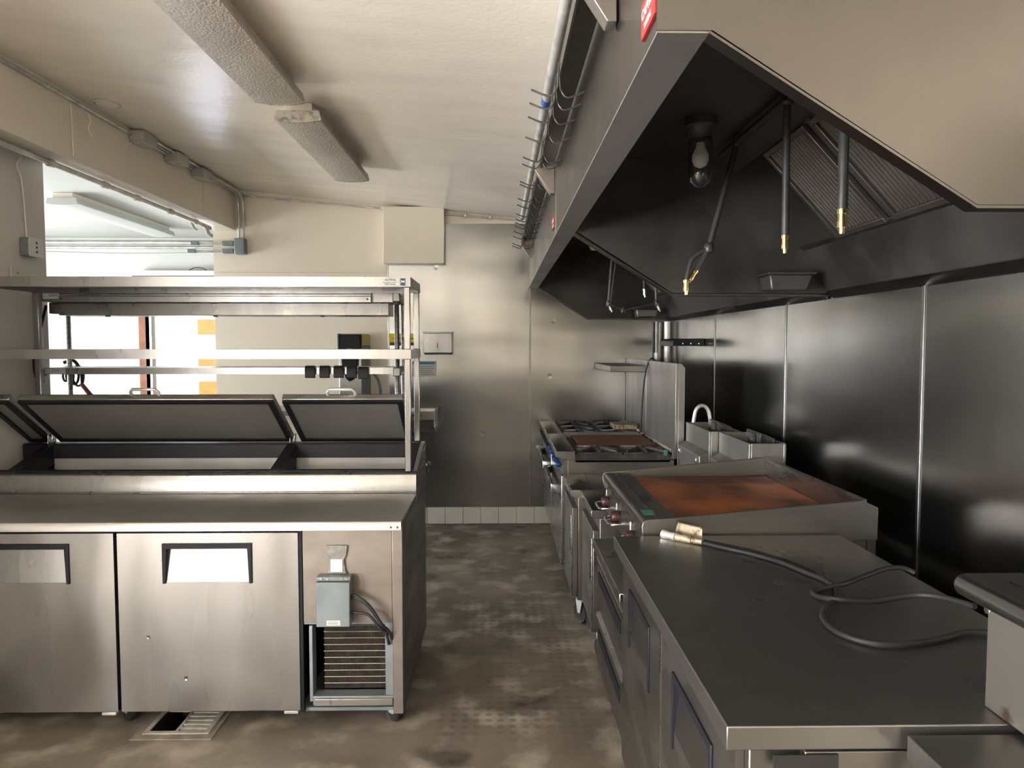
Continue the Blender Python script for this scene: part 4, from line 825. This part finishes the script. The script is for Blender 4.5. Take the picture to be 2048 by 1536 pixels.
# hose lying on the worktop
def on(px, py, dz=.0085): p = at(px, py, z=CZ+dz); return p
hz = thing('gas_hose', 'dark looped gas hose lying on the foreground worktop', 'hose', on(1650, 1200))
r_ = .0075
path = [on(1405, 1085), on(1450, 1096), on(1500, 1107), on(1560, 1124), on(1610, 1144), on(1650, 1160), on(1673, 1178), on(1671, 1200, .012), on(1652, 1213, .02), on(1645, 1235), on(1665, 1258), on(1705, 1277), on(1760, 1289), on(1820, 1288), on(1880, 1278), on(1925, 1266), on(1970, 1266), on(2006, 1272)]
obj('tube', G().tube(smooth_path(path, 6), r_, 10), 'black', hz)
path = [on(1405, 1081, .01), on(1460, 1092, .01), on(1540, 1112, .012), on(1600, 1132, .012), on(1640, 1152, .014), on(1662, 1165, .02), on(1676, 1180, .024), on(1672, 1196, .028)]
path2 = [on(1830, 1146, .02), on(1805, 1136, .03), on(1770, 1138, .03), on(1730, 1152, .02), on(1690, 1167, .016), on(1645, 1178), on(1626, 1186), on(1640, 1194), on(1680, 1200, .022), on(1740, 1203, .012), on(1790, 1196, .018), on(1840, 1190, .03), on(1890, 1196, .04), on(1950, 1213, .05)]
obj('tube', G().tube(smooth_path([on(1405, 1081), on(1450, 1090), on(1510, 1103), on(1580, 1124), on(1630, 1146)], 6), .005, 8), 'black', hz)
obj('tube', G().tube(smooth_path(path2, 6), r_, 10), 'black', hz)
e0 = on(1405, 1084, .012); e1 = on(1352, 1074, .012); e2 = on(1326, 1068, .012)
obj('end_sleeve', G().tube([e0, e0.lerp(e1, .4), e0.lerp(e1, .4), e1], [.010, .010, .013, .013], 12), 'tan', hz)
obj('coupling', G().tube([e1, e1.lerp(e2, .5), e2], [.015, .013, .017], 12), 'galv', hz)
tg = on(1405, 1068, .03); th = on(1352, 1056, .03)
gtag = G().hexa([th+Vector((0, 0, -.018)), tg+Vector((0, 0, -.024)), tg+Vector((0, .02, -.022)), th+Vector((0, .015, -.018)), th+Vector((.01, .0, .018)), tg+Vector((0, 0, .020)), tg+Vector((0, .02, .020)), th+Vector((.01, .015, .02))])
obj('folded_tag', gtag, 'tan', hz, .003, label='greasy folded paper tag')

# ------------------------------------------------------------------ right foreground: box on the worktop and corner of the next table
bxn = thing('steel_cabinet_box', 'rust-spotted steel box with rolled lid edge at the right frame edge', 'steel box', (1.1, 1.15, CZ+.001))
obj('body', G().box(.925, 1.35, .93, 1.336, CZ+.001, 1.168), 'rustybox', bxn, .003)
prof = []
for k in range(9):
    a = PI/2+k*PI/8; prof.append((.912+.022*math.cos(a), 1.181+.0*k+.022*math.sin(a)))
inner = [(.912+.019*math.cos(PI/2+k*PI/8), 1.181+.019*math.sin(PI/2+k*PI/8)) for k in range(9)][::-1]
lid = [(1.36, 1.203), (.912, 1.203)]+prof[1:]+inner[:-1]+[(.912, 1.200), (1.36, 1.200)]
obj('lid', G().prism(lid, 'y', .92, 1.385), 'shelf', bxn); obj('lid_core', G().box(.93, 1.35, .925, 1.38, 1.169, 1.199), 'dsteel', bxn)
obj('bolt', G().lathe([(.007, 0), (.007, .004), (.003, .006)][::-1], (.918, 1.33, 1.15), 'x', 10), 'chrome', bxn)
nt = thing('steel_table', 'corner of a steel table at the bottom right edge', 'table', (1.1, 1.0, 0))
obj('tabletop', G().box(.731, 1.5, .45, 1.255, .905, .95), 'top', nt, .002)
for xx in (.77, 1.45):
    for yy in (.5, 1.2): obj('leg', G().tube([(xx, yy, 0), (xx, yy, .905)], .02, 10), 'steel', nt)

# ------------------------------------------------------------------ floor drain
fd = thing('floor_drain', 'cast floor drain with broken grate under the prep table front', 'drain', ((DX0+DX1)/2, 3.15, 0))
obj('sump', G().box(DX0+.001, DX1-.001, DY0+.001, DY1-.001, -.119, -.10).box(DX0+.001, DX0+.004, DY0+.004, DY1-.004, -.10, -.002).box(DX1-.004, DX1-.001, DY0+.004, DY1-.004, -.10, -.002), 'pit', fd)
obj('mortar_rim', G().holeplate(DX0-.06, DX1+.06, 0, .004, 0, 0, 0, 0, 0, 0) if False else G().box(DX0-.05, DX0-.002, DY0-.05, DY1+.04, .0005, .005).box(DX1+.002, DX1+.04, DY0-.05, DY1+.04, .0005, .005).box(DX0-.002, DX1+.002, DY0-.05, DY0-.002, .0005, .005).box(DX0-.002, DX1+.002, DY1+.002, DY1+.04, .0005, .005), 'mortar', fd)
obj('frame', G().box(DX0-.015, DX0+.006, DY0-.015, DY1+.01, .005, .010).box(DX1-.006, DX1+.015, DY0-.015, DY1+.01, .005, .010).box(DX0+.006, DX1-.006, DY0-.015, DY0+.008, .005, .010).box(DX0+.006, DX1-.006, DY1-.01, DY1+.01, .005, .010), 'drain', fd, .002)
xm = (DX0+DX1)/2-.005
obj('grate_bar', G().box(xm-.006, xm+.006, DY0+.008, DY1-.01, -.004, .008), 'drain', fd, .001); obj('grate_bar', G().box(DX0+.006, xm-.006, 3.21, 3.225, -.004, .008), 'drain', fd, .001)
for k in range(9): obj('slat', G().box(xm+.006, DX1-.006, DY0+.03+k*.034, DY0+.047+k*.034, -.004, .008), 'drain', fd, .001)
for k in range(3): obj('slat', G().box(DX0+.006, xm-.006, 3.25+k*.034, 3.267+k*.034, -.004, .008), 'drain', fd, .001)
